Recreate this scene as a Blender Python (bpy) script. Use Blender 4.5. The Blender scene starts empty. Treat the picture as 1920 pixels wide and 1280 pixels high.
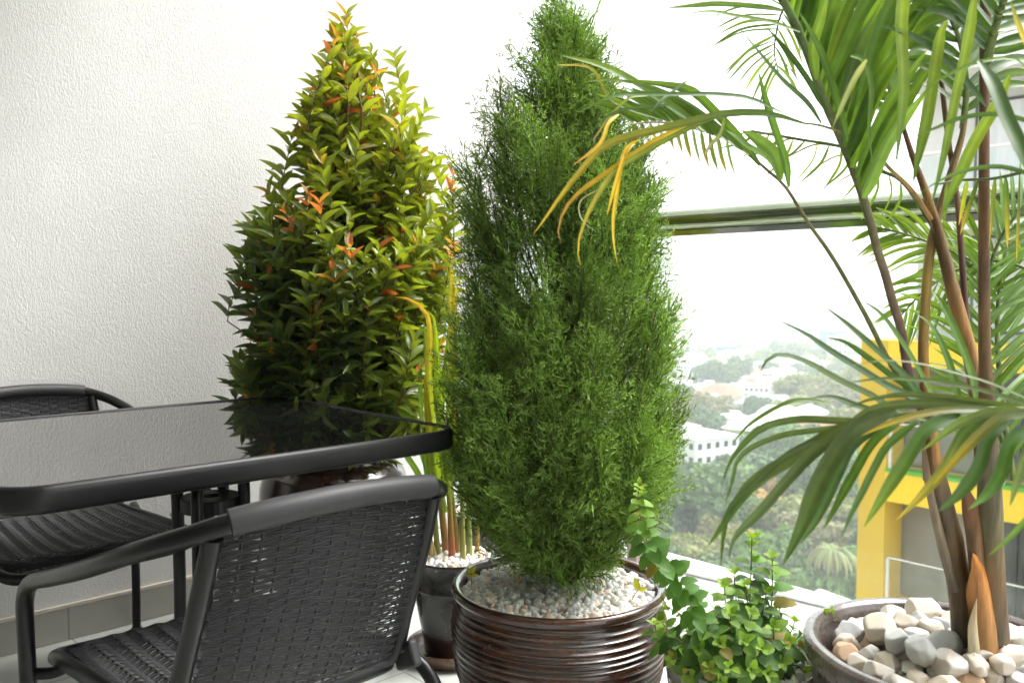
import bpy, bmesh, math, random
import numpy as np
from mathutils import Vector, Matrix
R = math.radians
random.seed(7)
rng = np.random.default_rng(7)
SC = bpy.context.scene
COL = SC.collection

# ------------------------------------------------------------------ camera, sky, sun, exposure
F_PX, HZ, CAM_H = 1596.0, 555.5, 1.037
PITCH = math.atan((640 - HZ) / F_PX)
cd = bpy.data.cameras.new("camera")
cam = bpy.data.objects.new("camera", cd)
COL.objects.link(cam)
cam.location = (0, 0, CAM_H)
cam.rotation_euler = (math.pi / 2 - PITCH, 0, 0)
cd.sensor_width = 36
cd.lens = F_PX / 1920 * 36
cd.clip_start = 0.05
cd.clip_end = 20000
cd.dof.use_dof = True
cd.dof.focus_distance = 1.75
cd.dof.aperture_fstop = 6.3
SC.camera = cam

SUN_EL, SUN_AZ = R(58), R(75)           # azimuth clockwise from +Y
w = bpy.data.worlds.new("World")
SC.world = w
w.use_nodes = True
nt = w.node_tree
nt.nodes.clear()
wo = nt.nodes.new("ShaderNodeOutputWorld")
bg = nt.nodes.new("ShaderNodeBackground")
sky = nt.nodes.new("ShaderNodeTexSky")
sky.sky_type = 'NISHITA'
sky.sun_disc = False
sky.sun_elevation = SUN_EL
sky.sun_rotation = SUN_AZ
sky.dust_density = 4.0
sky.air_density = 1.0
hs = nt.nodes.new("ShaderNodeHueSaturation")
hs.inputs['Saturation'].default_value = 0.12
hs.inputs['Value'].default_value = 1.25
nt.links.new(sky.outputs[0], hs.inputs['Color'])
nt.links.new(hs.outputs[0], bg.inputs['Color'])
nt.links.new(bg.outputs[0], wo.inputs['Surface'])
bg.inputs['Strength'].default_value = 0.15
sd = bpy.data.lights.new("sun", 'SUN')
sd.energy = 0.7
sd.angle = R(25)
sd.color = (1.0, 0.96, 0.9)
sun = bpy.data.objects.new("sun", sd)
COL.objects.link(sun)
sdir = Vector((math.sin(SUN_AZ) * math.cos(SUN_EL), math.cos(SUN_AZ) * math.cos(SUN_EL), math.sin(SUN_EL)))
sun.rotation_euler = sdir.to_track_quat('Z', 'Y').to_euler()
SC.view_settings.view_transform = 'Standard'
SC.view_settings.look = 'None'
SC.view_settings.gamma = 1
SC.view_settings.use_curve_mapping = False
SC.view_settings.exposure = 1.9
SC.cycles.volume_bounces = 1
SC.cycles.max_bounces = 10
SC.cycles.transparent_max_bounces = 16
SC.cycles.caustics_reflective = False
SC.cycles.caustics_refractive = False

# ------------------------------------------------------------------ frame of the balcony
TH = 0.817
WV = np.array([math.sin(TH), math.cos(TH), 0.0])      # along the side wall, out towards the rail
VV = np.array([-math.cos(TH), math.sin(TH), 0.0])     # along the rail, towards the side wall
WALL_D, RAIL_D = 2.767, 2.444
ZUP = np.array([0, 0, 1.0])
CAMP = np.array([0, 0, CAM_H])


def ray(px, py):
    a = (px - 960) / F_PX
    b = (640 - py) / F_PX
    return np.array([a, math.cos(PITCH) + b * math.sin(PITCH), b * math.cos(PITCH) - math.sin(PITCH)])


def U(px, py, z):
    d = ray(px, py)
    return CAMP + d * (z / d[1])


def on_plane_w(px, py, D):
    d = ray(px, py)
    return CAMP + d * (D / d.dot(WV))


def on_h(px, py, h):
    d = ray(px, py)
    return CAMP + d * ((h - CAM_H) / d[2])


def wv(a, b, h):
    return WV * a + VV * b + ZUP * h


ROTZ = math.pi / 2 - TH   # local x -> W, local y -> V


# ------------------------------------------------------------------ object helpers
def tag(o, label=None, cat=None, group=None, kind=None):
    if label: o['label'] = label
    if cat: o['category'] = cat
    if group: o['group'] = group
    if kind: o['kind'] = kind
    return o


def link(name, me, mats=None, parent=None, loc=None):
    o = bpy.data.objects.new(name, me)
    COL.objects.link(o)
    if mats is not None:
        for m in (mats if isinstance(mats, (list, tuple)) else [mats]):
            me.materials.append(m)
    if parent is not None: o.parent = parent
    if loc is not None: o.location = loc
    return o


def empty(name, loc=(0, 0, 0), rz=0.0):
    o = bpy.data.objects.new(name, None)
    COL.objects.link(o)
    o.empty_display_size = 0.1
    o.location = loc
    o.rotation_euler = (0, 0, rz)
    return o


def copy_tree(o, parent=None):
    c = o.copy()
    COL.objects.link(c)
    c.parent = parent
    for ch in [x for x in bpy.data.objects if x.parent == o]:
        copy_tree(ch, c)
    return c


class MB:
    """collects geometry for one mesh object"""
    def __init__(s):
        s.v = []; s.q = []; s.t = []; s.c = []; s.n = 0; s.qm = []; s.tm = []; s.org = np.zeros(3)

    def add(s, v, quads=None, tris=None, col=(1, 1, 1), mi=0):
        v = np.asarray(v, float)
        s.v.append(v)
        c = np.asarray(col, float)
        if c.ndim == 1: c = np.tile(c, (len(v), 1))
        s.c.append(c)
        if quads is not None and len(quads):
            q = np.asarray(quads, int) + s.n
            s.q.append(q); s.qm.append(np.full(len(q), mi))
        if tris is not None and len(tris):
            t = np.asarray(tris, int) + s.n
            s.t.append(t); s.tm.append(np.full(len(t), mi))
        s.n += len(v)
        return s

    def grid(s, P, closed_u=False, closed_v=False, col=(1, 1, 1), mi=0):
        """P (nu,nv,3)"""
        nu, nv = P.shape[:2]
        iu = np.arange(nu if closed_u else nu - 1)
        iv = np.arange(nv if closed_v else nv - 1)
        A, B = np.meshgrid(iu, iv, indexing='ij')
        A1, B1 = (A + 1) % nu, (B + 1) % nv
        q = np.stack([A * nv + B, A1 * nv + B, A1 * nv + B1, A * nv + B1], -1).reshape(-1, 4)
        c = np.asarray(col, float)
        if c.ndim == 3: c = c.reshape(-1, 3)
        return s.add(P.reshape(-1, 3), q, col=c, mi=mi)

    def box(s, lo, hi, M=None, col=(1, 1, 1), mi=0):
        lo = np.array(lo, float); hi = np.array(hi, float)
        v = np.array([[(lo, hi)[i][0], (lo, hi)[j][1], (lo, hi)[k][2]] for i in (0, 1) for j in (0, 1) for k in (0, 1)])
        if M is not None: v = v @ M[:, :3].T + (M[:, 3] if M.shape[1] > 3 else 0)
        return s.add(v, [[0, 1, 3, 2], [4, 6, 7, 5], [0, 4, 5, 1], [2, 3, 7, 6], [0, 2, 6, 4], [1, 5, 7, 3]], col=col, mi=mi)

    def tube(s, pts, r, n=10, caps=True, col=(1, 1, 1), sq=None, mi=0):
        pts = np.asarray(pts, float)
        m = len(pts)
        r = np.broadcast_to(np.asarray(r, float), (m,))
        T = np.gradient(pts, axis=0)
        T /= np.linalg.norm(T, axis=1)[:, None] + 1e-12
        up = np.array([0, 0, 1.0]) if abs(T[0][2]) < 0.9 else np.array([1.0, 0, 0])
        N = np.zeros_like(pts)
        x = up - T[0] * up.dot(T[0]); N[0] = x / np.linalg.norm(x)
        for i in range(1, m):
            x = N[i - 1] - T[i] * N[i - 1].dot(T[i]); N[i] = x / (np.linalg.norm(x) + 1e-12)
        B = np.cross(T, N)
        a = np.arange(n) * 2 * math.pi / n
        ca, sa = np.cos(a), np.sin(a)
        if sq: sa = sa * sq
        P = pts[:, None] + r[:, None, None] * (N[:, None] * ca[None, :, None] + B[:, None] * sa[None, :, None])
        c = np.asarray(col, float)
        if c.ndim == 2: c = np.repeat(c[:, None], n, 1)
        s.grid(P, closed_v=True, col=c, mi=mi)
        if caps:
            for k, o in ((0, -1), (m - 1, 1)):
                vv = np.vstack([P[k], pts[k] + T[k] * o * r[k] * 0.25])
                tr = [[i, (i + 1) % n, n] if o > 0 else [(i + 1) % n, i, n] for i in range(n)]
                s.add(vv, tris=tr, col=(c[k, 0] if np.ndim(col) == 2 else col), mi=mi)
        return s

    def lathe(s, prof, n=48, cen=(0, 0, 0), col=(1, 1, 1), mi=0, wob=None):
        prof = np.asarray(prof, float)
        a = np.arange(n) * 2 * math.pi / n
        rr = prof[:, 0][:, None]
        if wob is not None: rr = rr * (1 + wob(prof[:, 1][:, None], a[None, :]))
        P = np.stack([rr * np.cos(a), rr * np.sin(a), np.broadcast_to(prof[:, 1][:, None], (len(prof), n))], -1) + np.array(cen)
        # orientation: profile going up gives outward normals with a order swapped
        return s.grid(P[::-1], closed_v=True, col=col, mi=mi)

    def build(s, name, mats, parent=None, smooth=True, loc=None, origin=None):
        v = np.vstack(s.v)
        c = np.vstack(s.c)
        if origin is not None:
            v = v - np.asarray(origin, float)
            loc = origin
        q = np.vstack(s.q) if s.q else np.zeros((0, 4), int)
        t = np.vstack(s.t) if s.t else np.zeros((0, 3), int)
        me = bpy.data.meshes.new(name)
        me.vertices.add(len(v)); me.vertices.foreach_set('co', v.ravel())
        nl = len(q) * 4 + len(t) * 3
        me.loops.add(nl)
        me.loops.foreach_set('vertex_index', np.concatenate([q.ravel(), t.ravel()]).astype(np.int32))
        me.polygons.add(len(q) + len(t))
        ls = np.concatenate([np.arange(len(q)) * 4, len(q) * 4 + np.arange(len(t)) * 3]).astype(np.int32)
        me.polygons.foreach_set('loop_start', ls)
        mi = np.concatenate([*(s.qm or [np.zeros(0)]), *(s.tm or [np.zeros(0)])]).astype(np.int32)
        me.polygons.foreach_set('material_index', mi)
        me.update(calc_edges=True)
        me.polygons.foreach_set('use_smooth', np.full(len(q) + len(t), bool(smooth)))
        at = me.color_attributes.new('tint', 'FLOAT_COLOR', 'POINT')
        at.data.foreach_set('color', np.hstack([c, np.ones((len(c), 1))]).astype(np.float32).ravel())
        me.validate()
        return link(name, me, mats, parent, loc)


def spline(pts, n=24):
    pts = np.asarray(pts, float)
    if len(pts) < 3:
        t = np.linspace(0, 1, n)[:, None]
        return pts[0] * (1 - t) + pts[-1] * t
    P = np.vstack([2 * pts[0] - pts[1], pts, 2 * pts[-1] - pts[-2]])
    L = np.concatenate([[0], np.cumsum(np.linalg.norm(np.diff(pts, axis=0), axis=1))])
    tt = np.linspace(0, L[-1], n)
    out = []
    for t in tt:
        i = min(np.searchsorted(L, t, side='right') - 1, len(pts) - 2)
        u = (t - L[i]) / (L[i + 1] - L[i] + 1e-12)
        p0, p1, p2, p3 = P[i], P[i + 1], P[i + 2], P[i + 3]
        out.append(0.5 * (2 * p1 + (p2 - p0) * u + (2 * p0 - 5 * p1 + 4 * p2 - p3) * u * u + (3 * p1 - p0 - 3 * p2 + p3) * u ** 3))
    return np.array(out)


def unit(v):
    v = np.asarray(v, float)
    return v / (np.linalg.norm(v, axis=-1, keepdims=True) + 1e-12)


# ------------------------------------------------------------------ materials
def new_mat(name):
    m = bpy.data.materials.new(name)
    m.use_nodes = True
    nt = m.node_tree
    b = nt.nodes['Principled BSDF']
    return m, nt, b


def N(nt, t, **kw):
    n = nt.nodes.new(t)
    for k, v in kw.items():
        if k in n.inputs: n.inputs[k].default_value = v
        else: setattr(n, k, v)
    return n


def coords(nt, scale=(1, 1, 1), obj=True):
    tc = N(nt, 'ShaderNodeTexCoord')
    mp = N(nt, 'ShaderNodeMapping')
    mp.inputs['Scale'].default_value = scale
    nt.links.new(tc.outputs['Object' if obj else 'Generated'], mp.inputs['Vector'])
    return mp.outputs[0]


def noise_ramp(nt, vec, scale, stops, detail=4, rough=0.6):
    n = N(nt, 'ShaderNodeTexNoise', Scale=scale, Detail=detail, Roughness=rough)
    nt.links.new(vec, n.inputs['Vector'])
    r = N(nt, 'ShaderNodeValToRGB')
    el = r.color_ramp.elements
    while len(el) < len(stops): el.new(0.5)
    for e, (p, c) in zip(el, stops):
        e.position = p
        e.color = (*c, 1) if len(c) == 3 else c
    nt.links.new(n.outputs['Fac'], r.inputs[0])
    return r.outputs[0], n.outputs['Fac']


def bump(nt, b, height, strength=0.3, dist=0.01):
    bp = N(nt, 'ShaderNodeBump', Strength=strength, Distance=dist)
    nt.links.new(height, bp.inputs['Height'])
    nt.links.new(bp.outputs[0], b.inputs['Normal'])
    return bp


def simple(name, c1, c2=None, scale=20, rough=0.5, metal=0.0, bmp=0.0, bscale=200, bdist=0.002, spec=0.5, rr=None, coat=0, stretch=(1, 1, 1)):
    m, nt, b = new_mat(name)
    v = coords(nt, stretch)
    c2 = c2 or tuple(x * 0.8 for x in c1)
    col, fac = noise_ramp(nt, v, scale, [(0.3, c1), (0.7, c2)])
    nt.links.new(col, b.inputs['Base Color'])
    b.inputs['Roughness'].default_value = rough
    b.inputs['Metallic'].default_value = metal
    b.inputs['Specular IOR Level'].default_value = spec
    b.inputs['Coat Weight'].default_value = coat
    b.inputs['Coat Roughness'].default_value = 0.08
    if rr:
        mr = N(nt, 'ShaderNodeMapRange')
        mr.inputs['To Min'].default_value, mr.inputs['To Max'].default_value = rr
        nt.links.new(fac, mr.inputs['Value'])
        nt.links.new(mr.outputs[0], b.inputs['Roughness'])
    if bmp:
        n = N(nt, 'ShaderNodeTexNoise', Scale=bscale, Detail=5)
        nt.links.new(v, n.inputs['Vector'])
        bump(nt, b, n.outputs['Fac'], bmp, bdist)
    return m


def leaf_mat(name, trans=0.4, rough=0.4, spec=0.5, tcol=(1.3, 1.35, 0.5), vein=0.0, hue=None):
    """colour comes from the mesh's per-leaf tint; light passes through the blade"""
    m, nt, b = new_mat(name)
    out = nt.nodes['Material Output']
    at = N(nt, 'ShaderNodeVertexColor', layer_name='tint')
    v = coords(nt)
    n = N(nt, 'ShaderNodeTexNoise', Scale=55.0, Detail=3)
    nt.links.new(v, n.inputs['Vector'])
    mr = N(nt, 'ShaderNodeMapRange')
    mr.inputs['To Min'].default_value = 0.72
    mr.inputs['To Max'].default_value = 1.28
    nt.links.new(n.outputs['Fac'], mr.inputs['Value'])
    mul = N(nt, 'ShaderNodeVectorMath', operation='SCALE')
    nt.links.new(at.outputs['Color'], mul.inputs[0])
    nt.links.new(mr.outputs[0], mul.inputs['Scale'])
    nt.links.new(mul.outputs[0], b.inputs['Base Color'])
    b.inputs['Roughness'].default_value = rough
    b.inputs['Specular IOR Level'].default_value = spec
    tr = N(nt, 'ShaderNodeBsdfTranslucent')
    t2 = N(nt, 'ShaderNodeVectorMath', operation='MULTIPLY')
    t2.inputs[1].default_value = tcol
    nt.links.new(mul.outputs[0], t2.inputs[0])
    nt.links.new(t2.outputs[0], tr.inputs['Color'])
    mx = N(nt, 'ShaderNodeMixShader')
    mx.inputs[0].default_value = trans
    nt.links.new(b.outputs[0], mx.inputs[1])
    nt.links.new(tr.outputs[0], mx.inputs[2])
    nt.links.new(mx.outputs[0], out.inputs['Surface'])
    return m


def tint_mat(name, rough=0.5, spec=0.5, bmp=0.0, bscale=80, bdist=0.003, var=(0.75, 1.2), nscale=30, stretch=(1, 1, 1)):
    m, nt, b = new_mat(name)
    at = N(nt, 'ShaderNodeVertexColor', layer_name='tint')
    v = coords(nt, stretch)
    n = N(nt, 'ShaderNodeTexNoise', Scale=float(nscale), Detail=5, Roughness=0.65)
    nt.links.new(v, n.inputs['Vector'])
    mr = N(nt, 'ShaderNodeMapRange')
    mr.inputs['To Min'].default_value, mr.inputs['To Max'].default_value = var
    nt.links.new(n.outputs['Fac'], mr.inputs['Value'])
    mul = N(nt, 'ShaderNodeVectorMath', operation='SCALE')
    nt.links.new(at.outputs['Color'], mul.inputs[0])
    nt.links.new(mr.outputs[0], mul.inputs['Scale'])
    nt.links.new(mul.outputs[0], b.inputs['Base Color'])
    b.inputs['Roughness'].default_value = rough
    b.inputs['Specular IOR Level'].default_value = spec
    if bmp:
        n2 = N(nt, 'ShaderNodeTexNoise', Scale=float(bscale), Detail=6)
        nt.links.new(v, n2.inputs['Vector'])
        bump(nt, b, n2.outputs['Fac'], bmp, bdist)
    return m


def stucco_mat():
    m, nt, b = new_mat('stucco')
    v = coords(nt, (1, 1, 1))
    col, _ = noise_ramp(nt, v, 1.7, [(0.3, (0.585, 0.575, 0.555)), (0.7, (0.67, 0.665, 0.65))])
    nt.links.new(col, b.inputs['Base Color'])
    b.inputs['Roughness'].default_value = 0.62
    v2 = coords(nt, (1.0, 1.0, 0.7))
    n1 = N(nt, 'ShaderNodeTexNoise', Scale=240.0, Detail=3, Roughness=0.6)
    n1.inputs['Distortion'].default_value = 0.6
    nt.links.new(v2, n1.inputs['Vector'])
    v3 = coords(nt, (1.0, 1.0, 0.5))
    n2 = N(nt, 'ShaderNodeTexNoise', Scale=150.0, Detail=5, Roughness=0.6)
    n2.inputs['Distortion'].default_value = 1.0
    nt.links.new(v3, n2.inputs['Vector'])
    r = N(nt, 'ShaderNodeValToRGB')
    r.color_ramp.elements[0].position = 0.36
    r.color_ramp.elements[1].position = 0.58
    nt.links.new(n2.outputs['Fac'], r.inputs[0])
    ad = N(nt, 'ShaderNodeMath', operation='MULTIPLY_ADD')
    ad.inputs[1].default_value = 0.7
    nt.links.new(n1.outputs['Fac'], ad.inputs[0])
    nt.links.new(r.outputs[0], ad.inputs[2])
    bump(nt, b, ad.outputs[0], 0.55, 0.0024)
    return m


def tile_mat(name, base, grout, tw, th, rough=0.25):
    m, nt, b = new_mat(name)
    v = coords(nt)
    br = N(nt, 'ShaderNodeTexBrick', Scale=1.0)
    br.offset = 0.0
    br.inputs['Brick Width'].default_value = tw
    br.inputs['Row Height'].default_value = th
    br.inputs['Mortar Size'].default_value = 0.003
    br.inputs['Mortar Smooth'].default_value = 0.2
    br.inputs['Mortar'].default_value = (*grout, 1)
    c, _ = noise_ramp(nt, v, 9, [(0.3, base), (0.7, tuple(x * 0.86 for x in base))], 6)
    c2, _ = noise_ramp(nt, v, 7, [(0.3, tuple(x * 0.95 for x in base)), (0.7, tuple(x * 0.82 for x in base))], 6)
    nt.links.new(c, br.inputs['Color1'])
    nt.links.new(c2, br.inputs['Color2'])
    nt.links.new(v, br.inputs['Vector'])
    nt.links.new(br.outputs['Color'], b.inputs['Base Color'])
    b.inputs['Roughness'].default_value = rough
    bump(nt, b, br.outputs['Fac'], -0.4, 0.002)
    return m


def glaze_mat(name, stops, rough=(0.08, 0.3), scale=6, streak=(1, 1, 4), bmp=0.25, coat=0.6):
    """glossy brown pottery glaze with streaks, pits and worn spots"""
    m, nt, b = new_mat(name)
    v = coords(nt, streak)
    col, fac = noise_ramp(nt, v, scale, stops, 8, 0.65)
    nt.links.new(col, b.inputs['Base Color'])
    n2 = N(nt, 'ShaderNodeTexNoise', Scale=40.0, Detail=6, Roughness=0.7)
    nt.links.new(coords(nt), n2.inputs['Vector'])
    mr = N(nt, 'ShaderNodeMapRange')
    mr.inputs['From Min'].default_value = 0.3
    mr.inputs['From Max'].default_value = 0.7
    mr.inputs['To Min'].default_value, mr.inputs['To Max'].default_value = rough
    nt.links.new(n2.outputs['Fac'], mr.inputs['Value'])
    nt.links.new(mr.outputs[0], b.inputs['Roughness'])
    b.inputs['Coat Weight'].default_value = coat
    b.inputs['Coat Roughness'].default_value = 0.06
    bp = bump(nt, b, n2.outputs['Fac'], bmp, 0.004)
    nt.links.new(bp.outputs[0], b.inputs['Coat Normal'])
    return m


def glass_mat():
    m, nt, b = new_mat('rail_glass')
    out = nt.nodes['Material Output']
    nt.nodes.remove(b)
    tr = N(nt, 'ShaderNodeBsdfTransparent')
    tr.inputs[0].default_value = (0.93, 0.965, 0.95, 1)
    gl = N(nt, 'ShaderNodeBsdfGlossy', Roughness=0.01)
    fr = N(nt, 'ShaderNodeFresnel', IOR=1.45)
    mx = N(nt, 'ShaderNodeMixShader')
    ge = N(nt, 'ShaderNodeNewGeometry')
    inv = N(nt, 'ShaderNodeMath', operation='SUBTRACT')
    inv.inputs[0].default_value = 1.0
    nt.links.new(ge.outputs['Backfacing'], inv.inputs[1])
    mf = N(nt, 'ShaderNodeMath', operation='MULTIPLY')
    nt.links.new(inv.outputs[0], mf.inputs[0])
    nt.links.new(fr.outputs[0], mf.inputs[1])
    nt.links.new(mf.outputs[0], mx.inputs[0])
    nt.links.new(tr.outputs[0], mx.inputs[1])
    nt.links.new(gl.outputs[0], mx.inputs[2])
    # fine dust and dried drops on the pane
    v = coords(nt)
    vo = N(nt, 'ShaderNodeTexVoronoi', Scale=38.0)
    nt.links.new(v, vo.inputs['Vector'])
    lt = N(nt, 'ShaderNodeMath', operation='LESS_THAN')
    lt.inputs[1].default_value = 0.045
    nt.links.new(vo.outputs['Distance'], lt.inputs[0])
    no = N(nt, 'ShaderNodeTexNoise', Scale=3.0, Detail=5)
    nt.links.new(v, no.inputs['Vector'])
    mr = N(nt, 'ShaderNodeMapRange')
    mr.inputs['From Min'].default_value = 0.4; mr.inputs['From Max'].default_value = 0.8
    mr.inputs['To Min'].default_value = 0.0; mr.inputs['To Max'].default_value = 0.06
    nt.links.new(no.outputs['Fac'], mr.inputs['Value'])
    md = N(nt, 'ShaderNodeMath', operation='MULTIPLY_ADD')
    md.inputs[1].default_value = 0.18
    nt.links.new(lt.outputs[0], md.inputs[0])
    nt.links.new(mr.outputs[0], md.inputs[2])
    df = N(nt, 'ShaderNodeBsdfDiffuse')
    df.inputs[0].default_value = (0.8, 0.8, 0.78, 1)
    m2 = N(nt, 'ShaderNodeMixShader')
    nt.links.new(md.outputs[0], m2.inputs[0])
    nt.links.new(mx.outputs[0], m2.inputs[1])
    nt.links.new(df.outputs[0], m2.inputs[2])
    nt.links.new(m2.outputs[0], out.inputs['Surface'])
    return m


M = {}
M['stucco'] = stucco_mat()
M['skirt'] = tile_mat('skirting_tile', (0.36, 0.345, 0.31), (0.2, 0.19, 0.17), 0.6, 0.5, 0.35)
M['skirt_cap'] = simple('mortar_bead', (0.62, 0.55, 0.47), (0.52, 0.46, 0.4), 30, 0.8, bmp=0.3)
M['floor'] = tile_mat('floor_tile', (0.56, 0.58, 0.54), (0.3, 0.3, 0.28), 0.6, 0.6, 0.18)
M['ledge'] = simple('ledge_stone', (0.78, 0.77, 0.74), (0.7, 0.69, 0.66), 14, 0.35, bmp=0.1)
M['ceiling'] = simple('ceiling_paint', (0.8, 0.8, 0.78), (0.76, 0.76, 0.74), 3, 0.8)
M['facade'] = simple('facade_paint', (0.34, 0.36, 0.32), (0.28, 0.3, 0.26), 4, 0.6)
M['black_metal'] = simple('black_powder_coat', (0.002, 0.002, 0.0023), (0.003, 0.003, 0.0034), 30, 0.36, bmp=0.06, bscale=900, bdist=0.0005, rr=(0.24, 0.36), spec=0.3)
M['black_plastic'] = simple('black_plastic_edge', (0.0035, 0.0035, 0.004), (0.005, 0.005, 0.0055), 25, 0.42, spec=0.35, bmp=0.05, bscale=700, bdist=0.0005, rr=(0.34, 0.5))
M['sleeve'] = simple('grey_plastic_sleeve', (0.017, 0.017, 0.019), (0.022, 0.022, 0.024), 25, 0.5, spec=0.4, bmp=0.05, bscale=700, bdist=0.0005)
M['rattan'] = simple('synthetic_rattan', (0.006, 0.006, 0.007), (0.011, 0.011, 0.013), 60, 0.4, spec=0.4, bmp=0.1, bscale=600, bdist=0.0006)
M['screw'] = simple('zinc_screw', (0.7, 0.7, 0.68), (0.6, 0.6, 0.58), 60, 0.3, metal=1.0)
m, nt, b = new_mat('black_glass')
v = coords(nt)
n_ = N(nt, 'ShaderNodeTexNoise', Scale=9.0, Detail=6)
nt.links.new(v, n_.inputs['Vector'])
mr = N(nt, 'ShaderNodeMapRange')
mr.inputs['To Min'].default_value, mr.inputs['To Max'].default_value = 0.0, 0.05
nt.links.new(n_.outputs['Fac'], mr.inputs['Value'])
nt.links.new(mr.outputs[0], b.inputs['Roughness'])
b.inputs['Base Color'].default_value = (0.004, 0.004, 0.004, 1)
b.inputs['IOR'].default_value = 3.5
v4 = N(nt, 'ShaderNodeTexNoise', Scale=700.0, Detail=2)
nt.links.new(v, v4.inputs['Vector'])
cr_ = N(nt, 'ShaderNodeValToRGB')
cr_.color_ramp.elements[0].position = 0.66; cr_.color_ramp.elements[0].color = (0.004, 0.004, 0.004, 1)
cr_.color_ramp.elements[1].position = 0.74; cr_.color_ramp.elements[1].color = (0.09, 0.088, 0.08, 1)
nt.links.new(v4.outputs['Fac'], cr_.inputs[0])
nt.links.new(cr_.outputs[0], b.inputs['Base Color'])
M['black_glass'] = m
M['steel'] = simple('polished_steel', (0.66, 0.66, 0.64), (0.58, 0.58, 0.57), 8, 0.08, metal=1.0, rr=(0.05, 0.12))
M['rail_glass'] = glass_mat()
M['rail_tube'] = simple('steel_tube_reflection_tint', (0.30, 0.34, 0.24), (0.22, 0.26, 0.17), 5, 0.12, metal=1.0, rr=(0.08, 0.18))  # polished steel, tinted dark green to stand for reflected foliage
M['post'] = simple('taupe_post', (0.3, 0.24, 0.2), (0.26, 0.2, 0.17), 9, 0.4)
M['gravel'] = tint_mat('gravel_stone', 0.65, 0.4, 0.3, 160, 0.002, (0.8, 1.15), 60)
M['soil'] = simple('potting_soil', (0.05, 0.035, 0.025), (0.025, 0.018, 0.012), 40, 0.9, bmp=0.6, bscale=90, bdist=0.006)
M['stone'] = tint_mat('quartz_stone', 0.5, 0.45, 0.55, 45, 0.006, (0.72, 1.15), 14)
M['pot_ribbed'] = glaze_mat('ribbed_brown_glaze', [(0.36, (0.014, 0.005, 0.004)), (0.5, (0.038, 0.012, 0.006)), (0.64, (0.085, 0.028, 0.009)), (0.82, (0.17, 0.08, 0.035))], (0.1, 0.3), 9, (1, 1, 9), 0.15, 0.8)
M['pot_dark'] = glaze_mat('dark_brown_glaze', [(0.35, (0.01, 0.006, 0.006)), (0.55, (0.03, 0.012, 0.008)), (0.72, (0.13, 0.05, 0.018))], (0.05, 0.22), 5, (1, 1, 1.4), 0.2)
M['pot_black'] = glaze_mat('black_satin_glaze', [(0.35, (0.018, 0.016, 0.018)), (0.7, (0.03, 0.022, 0.022))], (0.12, 0.3), 7, (1, 1, 1), 0.05, 0.3)
M['pot_foot'] = glaze_mat('oxblood_glaze', [(0.35, (0.012, 0.006, 0.007)), (0.7, (0.025, 0.01, 0.01))], (0.1, 0.25), 7, (1, 1, 1), 0.05, 0.3)
M['saucer'] = glaze_mat('clay_saucer_glaze', [(0.3, (0.06, 0.03, 0.02)), (0.6, (0.14, 0.07, 0.04)), (0.78, (0.42, 0.25, 0.17))], (0.18, 0.5), 30, (1, 1, 1), 0.3, 0.3)
M['pot_grey'] = glaze_mat('worn_brown_grey_glaze', [(0.34, (0.035, 0.02, 0.016)), (0.52, (0.085, 0.062, 0.055)), (0.68, (0.15, 0.12, 0.11)), (0.84, (0.3, 0.14, 0.04))], (0.12, 0.4), 3.2, (1, 1, 1.2), 0.3)
M['pot_white'] = glaze_mat('pale_grey_glaze', [(0.35, (0.16, 0.13, 0.115)), (0.6, (0.4, 0.38, 0.36))], (0.1, 0.3), 8, (1, 1, 1), 0.15)
M['bark'] = simple('shrub_bark', (0.13, 0.075, 0.045), (0.07, 0.04, 0.026), 50, 0.8, bmp=0.6, bscale=120, bdist=0.003, stretch=(1, 1, 0.2))
M['leaf_shrub'] = leaf_mat('glossy_shrub_leaf', 0.38, 0.3, 0.6, (1.5, 1.35, 0.5))
M['leaf_conifer'] = leaf_mat('conifer_scale_leaf', 0.22, 0.6, 0.3, (1.4, 1.4, 0.6))
M['leaf_palm'] = leaf_mat('palm_leaflet', 0.46, 0.4, 0.45, (1.35, 1.25, 0.5))
M['leaf_mint'] = leaf_mat('mint_leaf', 0.38, 0.5, 0.4, (1.5, 1.5, 0.35))
M['leaf_reed'] = leaf_mat('strap_leaf', 0.5, 0.45, 0.4, (1.5, 1.4, 0.4))
M['stem'] = tint_mat('plant_stem', 0.5, 0.4, 0.3, 120, 0.002, (0.65, 1.3), 40)
M['palm_bark'] = tint_mat('palm_trunk', 0.55, 0.35, 0.7, 90, 0.004, (-0.35, 2.1), 38, (1, 1, 0.16))

# ------------------------------------------------------------------ the setting: floor, walls, unseen ceiling, ledge
def wvbox(name, a0, a1, b0, b1, h0, h1, mat, parent=None, bev=0.0):
    """box given along W, V and height, as an object turned like the balcony"""
    c = wv((a0 + a1) / 2, (b0 + b1) / 2, h0)
    mb = MB().box((-(a1 - a0) / 2, -(b1 - b0) / 2, 0), ((a1 - a0) / 2, (b1 - b0) / 2, h1 - h0))
    o = mb.build(name, mat, parent, smooth=False, loc=c)
    o.rotation_euler = (0, 0, ROTZ)
    if bev:
        md = o.modifiers.new('bev', 'BEVEL'); md.width = bev; md.segments = 2
    return o


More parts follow.
